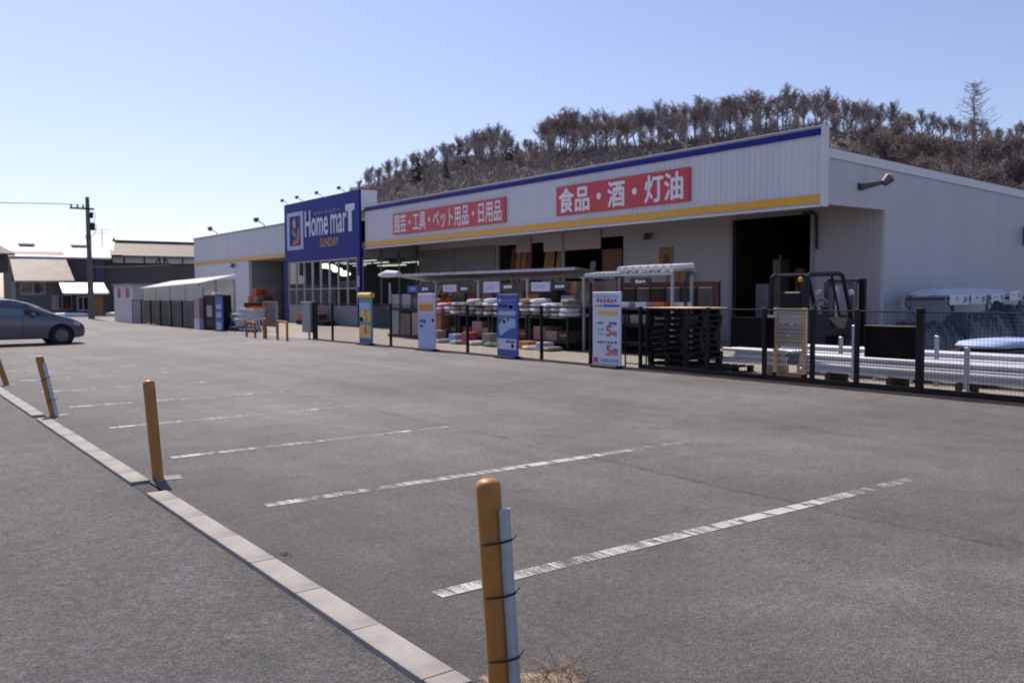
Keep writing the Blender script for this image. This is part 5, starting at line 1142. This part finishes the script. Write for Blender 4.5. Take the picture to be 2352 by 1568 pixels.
def side_win(xs, nm, gm=None):
    for s_ in (-1, 1):
        mb = MB(); rows = []
        for x, lo, hi in xs:
            S = at_sec(x); p2, p3, p4 = S[2], S[3], S[4]
            def pt(t): 
                q = [p2[k]+(p3[k]-p2[k])*(t/.62) if t < .62 else p3[k]+(p4[k]-p3[k])*((t-.62)/.38) for k in range(3)]; return (q[0], (q[1]+.006)*s_, q[2])
            rows.append([pt(lo), pt((lo+hi)/2), pt(hi)])
        for a, b in zip(rows, rows[1:]):
            for j in range(2): mb.quad(a[j], a[j+1], b[j+1], b[j])
        part(nm, mb, gm or CARG, car, True)
side_win([(.5, .1, .7), (.9, .06, .84), (1.28, .05, .86)], "rear_window"); side_win([(1.34, .05, .86), (1.8, .06, .86), (2.3, .08, .84)], "front_window", CARGB); side_win([(2.36, .1, .82), (2.62, .12, .74), (2.84, .15, .3)], "quarter_window")
mb = MB(); rows = []
for x in (1.98, 2.2, 2.5, 2.8, 3.12):
    S = at_sec(x); rows.append([(x, S[4][1]*.96, S[4][2]+.012), (x, S[5][1], S[5][2]+.012), (x, 0, S[6][2]+.012), (x, -S[5][1], S[5][2]+.012), (x, -S[4][1]*.96, S[4][2]+.012)])
for a, b in zip(rows, rows[1:]):
    for j in range(4): mb.quad(a[j], a[j+1], b[j+1], b[j])
part("windscreen", mb, CARG, car, True)
for s_ in (-1, 1):
    for x in (.82, 3.42):
        mb = MB(); mb.tube([(x, s_*.70, .31), (x, s_*.845, .31)], .385, 26); part("wheel_arch", mb, BLACK, car, True)
        mb = MB(); mb.tube([(x, s_*.66, .30), (x, s_*.858, .30)], [.30, .295], 26); wv = part("wheel", mb, TYRE, car, True)
        mb = MB(); mb.tube([(x, s_*.862, .30), (x, s_*.866, .30)], .20, 20)
        for k in range(7):
            a = 2*math.pi*k/7; mb.tube([(x, s_*.868, .30), (x+math.cos(a)*.19, s_*.872, .30+math.sin(a)*.19)], .022, 4)
        part("rim", mb, RIM, wv, True)
    mb = MB(); mb.tube([(3.78, s_*.73, .70), (3.98, s_*.66, .66)], [.07, .09], 8); part("headlight", mb, LAMPGL, car, True)
    mb = MB(); mb.bbox(2.52, 2.66, s_*.92-.08, s_*.92+.08, .94, 1.06, .03); part("mirror", mb, CARP, car)
    mb = MB(); mb.box(1.42, 1.62, s_*.833-.008, s_*.833+.008, .80, .835); part("door_handle", mb, CARP, car)
    mb = MB(); mb.box(2.29, 2.30, s_*.832-.004, s_*.832+.004, .26, .93); mb.box(1.305, 1.315, s_*.832-.004, s_*.832+.004, .26, .95); part("door_gap", mb, BLACK, car)
mb = MB(); mb.bbox(4.02, 4.19, -.5, .5, .3, .42, .03); part("grille", mb, BLACK, car)

# ------------------------------------------------------------------ utility pole
pl = thing("utility_pole", "dark concrete utility pole with crossarm before the left houses", "pole", (13.2, 67.0, 0))
mb = MB(); mb.tube([(0, 0, 0), (-.05, 0, 8.5)], [.22, .13], 10); part("pole", mb, POLEM, pl, True)
mb = MB(); mb.box(-1.2, .35, -.16, -.06, 7.62, 7.74); part("crossarm", mb, DARKSTEEL, pl)
for x in (-1.1, -.7, -.35): mb = MB(); mb.lathe([(.06, 0), (.08, .08), (.05, .2), (.02, .24)], n=8); mb.v = [(v[0]+x, v[1]-.11, v[2]+7.742) for v in mb.v]; part("insulator", mb, FRAMEW, pl, True)
mb = MB(); mb.lathe([(.15, 0), (.15, .5), (.07, .55)], n=12); mb.v = [(v[0]+.24, v[1]-.1, v[2]+6.2) for v in mb.v]; part("transformer", mb, DARKSTEEL, pl, True)
mb = MB(); mb.bbox(.1, .28, -.2, .06, 7.05, 7.45, .03); part("switch_box", mb, DARKSTEEL, pl)
mb = MB()
for dx, z in ((.45, 7.3), (.5, 6.5), (-.25, 5.8)): mb.tube([(.1, -.1, z+.3), (dx, -.15, z), (dx*.7, -.1, z-.5), (0, -.1, z-.9)], .02, 4)
part("service_cable", mb, DARKSTEEL, pl, True)
for k, (x0, z) in enumerate(((-1.1, 7.95), (-.7, 7.95), (-.35, 7.95))):
    pts = [(x0-.0-i_*4, -.11+i_*.3, z-.35*math.sin(math.pi*i_/10)) for i_ in range(11)]; mb = MB(); mb.tube(pts, .012, 4, False); part("wire", mb, DARKSTEEL, pl)
pts = [(0+i_*1.2, i_*1.2, 3.4+.05*(i_-5)**2*.2+.12*i_) for i_ in range(11)]; mb = MB(); mb.tube(pts, .012, 4, False); part("wire", mb, GREY, pl)

# ------------------------------------------------------------------ houses at left
def window(parent, x0, x1, y, z0, z1, mull=1):
    mb = MB(); mb.box(x0, x1, y-.05, y-.01, z0, z1); f_ = part("window", mb, CARG, parent, world=True)
    mb = MB(); t_ = .09
    mb.box(x0-t_, x1+t_, y-.09, y-.0, z1, z1+t_); mb.box(x0-t_, x1+t_, y-.12, y-.0, z0-t_, z0); mb.box(x0-t_, x0, y-.09, y, z0, z1); mb.box(x1, x1+t_, y-.09, y, z0, z1)
    for k in range(mull): x = x0+(x1-x0)*(k+1)/(mull+1); mb.box(x-.035, x+.035, y-.085, y-.055, z0, z1)
    part("frame", mb, FRAMEW, f_, world=False); 
    for c in f_.children:
        me = c.data; t = parent.location
        for v in me.vertices: v.co = v.co - Vector(t)
ha = thing("white_roof_house", "two storey house with gleaming white ridge and long tan roof slope", "house", (10, 80, 0))
mb = MB(); mb.prism([(80.6, 0), (86, 0), (86, 5.2), (83.2, 5.6), (80.6, 4.75)], 'X', 10.1, 17.0); part("wall", mb, HWALLD, ha, world=True)
def slab(pts, th=.14):      # sloping roof slab from four points
    mb = MB(); mb.add([Vector(p) for p in pts]+[Vector(p)-Vector((0, 0, th)) for p in pts], [(0,1,2,3),(4,7,6,5),(0,4,5,1),(1,5,6,2),(2,6,7,3),(3,7,4,0)]); return mb
part("roof", slab([(9.6, 83.6, 5.86), (17.95, 83.6, 5.9), (17.5, 80.2, 4.86), (9.6, 80.2, 4.86)]), METROOFW, ha, world=True)
mb = slab([(9.9, 80.9, 5.30), (13.9, 80.9, 5.30), (14.15, 77.8, 2.86), (9.9, 77.8, 2.82)]); part("tan_roof", mb, METROOF, ha, world=True)
for x in (11.6, 15.6): mb = MB(); mb.box(x-.6, x+.6, 83.3, 83.9, 5.88, 6.02); part("ridge_vent", mb, FRAMEW, ha, world=True)
mb = MB(); mb.box(10.0, 14.0, 78.3, 80.58, 0, 2.78); part("front_wall", mb, HWALLB, ha, world=True)
part("porch_roof", slab([(13.0, 77.75, 2.70), (16.3, 77.75, 2.68), (16.3, 75.9, 1.87), (12.95, 75.9, 1.87)]), METROOFW, ha, world=True)
mb = MB(); mb.box(14.02, 16.2, 76.9, 80.58, 0, 2.2); part("porch_wall", mb, HWALLD, ha, world=True)
window(ha, 10.4, 12.0, 78.3, 1.80, 2.62); window(ha, 12.6, 13.9, 78.3, .55, 1.6); window(ha, 14.2, 14.9, 76.9, .5, 1.5)
mb = MB(); mb.box(15.3, 16.0, 76.82, 76.88, 0, 1.6); part("door", mb, WOOD, ha, world=True)
mb = MB(); mb.box(16.25, 16.95, 80.52, 80.58, 2.8, 4.6); part("blue_panel", mb, mat("dark_blue_panel", (.03, .04, .10), .4), ha, world=True)
hb = thing("tiled_house", "traditional house with brown tiled roof and white timbered wall", "house", (17, 82, 0))
mb = MB(); mb.box(17.3, 27.5, 82, 92, 0, 5.1); part("wall", mb, SIDING, hb, world=True)
mb = MB(); mb.box(17.9, 27.4, 81.93, 81.995, 4.5, 5.12); part("plaster_band", mb, PLASTER, hb, world=True)
for x in (17.9, 18.9, 20.6, 21.9, 22.3, 23.9, 25.5): mb = MB(); mb.box(x-.06, x+.06, 81.88, 81.925, 4.5, 5.12); part("timber_stud", mb, TIMBER, hb, world=True)
for a, b in ((21.9, 21.55), (22.3, 22.65)): mb = MB(); mb.tube([(a, 81.9, 5.1), (b, 81.9, 4.5)], .055, 4); part("timber_brace", mb, TIMBER, hb, world=True)
mb = MB(); mb.box(17.4, 27.5, 81.9, 81.99, 4.4, 4.495); part("timber_sill", mb, TIMBER, hb, world=True)
part("roof", slab([(18.8, 84.6, 6.45), (26.8, 84.6, 6.45), (27.6, 81.2, 5.12), (17.8, 81.2, 5.12)], .16), TILE, hb, world=True)
part("eave_roof", slab([(17.0, 83, 5.55), (18.6, 83, 5.6), (18.6, 81.2, 5.16), (16.9, 81.2, 5.12)], .14), TILE, hb, world=True)
mb = MB(); mb.box(18.7, 26.9, 84.5, 84.75, 6.46, 6.62); part("ridge_tile", mb, TIMBER, hb, world=True)
for x in (18.7, 26.8): mb = MB(); mb.tube([(x, 84.6, 6.5), (x, 84.6, 6.85)], [.14, .03], 6); part("ridge_finial", mb, TIMBER, hb, world=True)
mb = MB(); mb.tube([(17.6, 84, 5.4), (17.6, 84, 7.6)], .025, 5)
for z in (7.1, 7.4): mb.tube([(17.0, 84, z), (18.2, 84, z+.1)], .015, 4); mb.tube([(17.2, 83.7, z+.01), (17.2, 84.3, z+.01)], .01, 4); mb.tube([(17.8, 83.7, z+.07), (17.8, 84.3, z+.07)], .01, 4)
one("tv_antenna", mb, GREY, "thin television antenna standing left of the tiled house roof", "antenna")
hc = thing("dark_house", "dark upper storey of a house cut by the left edge", "house", (2, 70, 0))
mb = MB(); mb.box(2, 8.55, 70, 73.5, 3.3, 4.55); part("upper_wall", mb, HWALLD, hc, world=True)
part("roof", slab([(1.8, 73, 5.5), (8.3, 73, 5.4), (8.95, 69.6, 4.58), (1.8, 69.6, 4.6)]), SIDING, hc, world=True)
mb = MB(); mb.box(2, 8.0, 71, 73.5, 0, 3.29); part("lower_wall", mb, HWALLB, hc, world=True)
# old snow along the house fronts
for k, (x, y, lx, ly) in enumerate(((13.2, 75.2, 2.8, .8), (16.6, 75.0, 1.7, .7), (11.2, 77.0, 1.6, .6))):
    mb = pillow(lx, ly, .32); o = link("snow_patch", mb.mesh("snow_patch", SNOW, True), None, (x, y, -.01)); tag(o, ("long patch of old snow in front of the white roof house", "patch of old snow right of the utility pole", "patch of old snow near the car's nose")[k], "snow", "old snow before the houses")
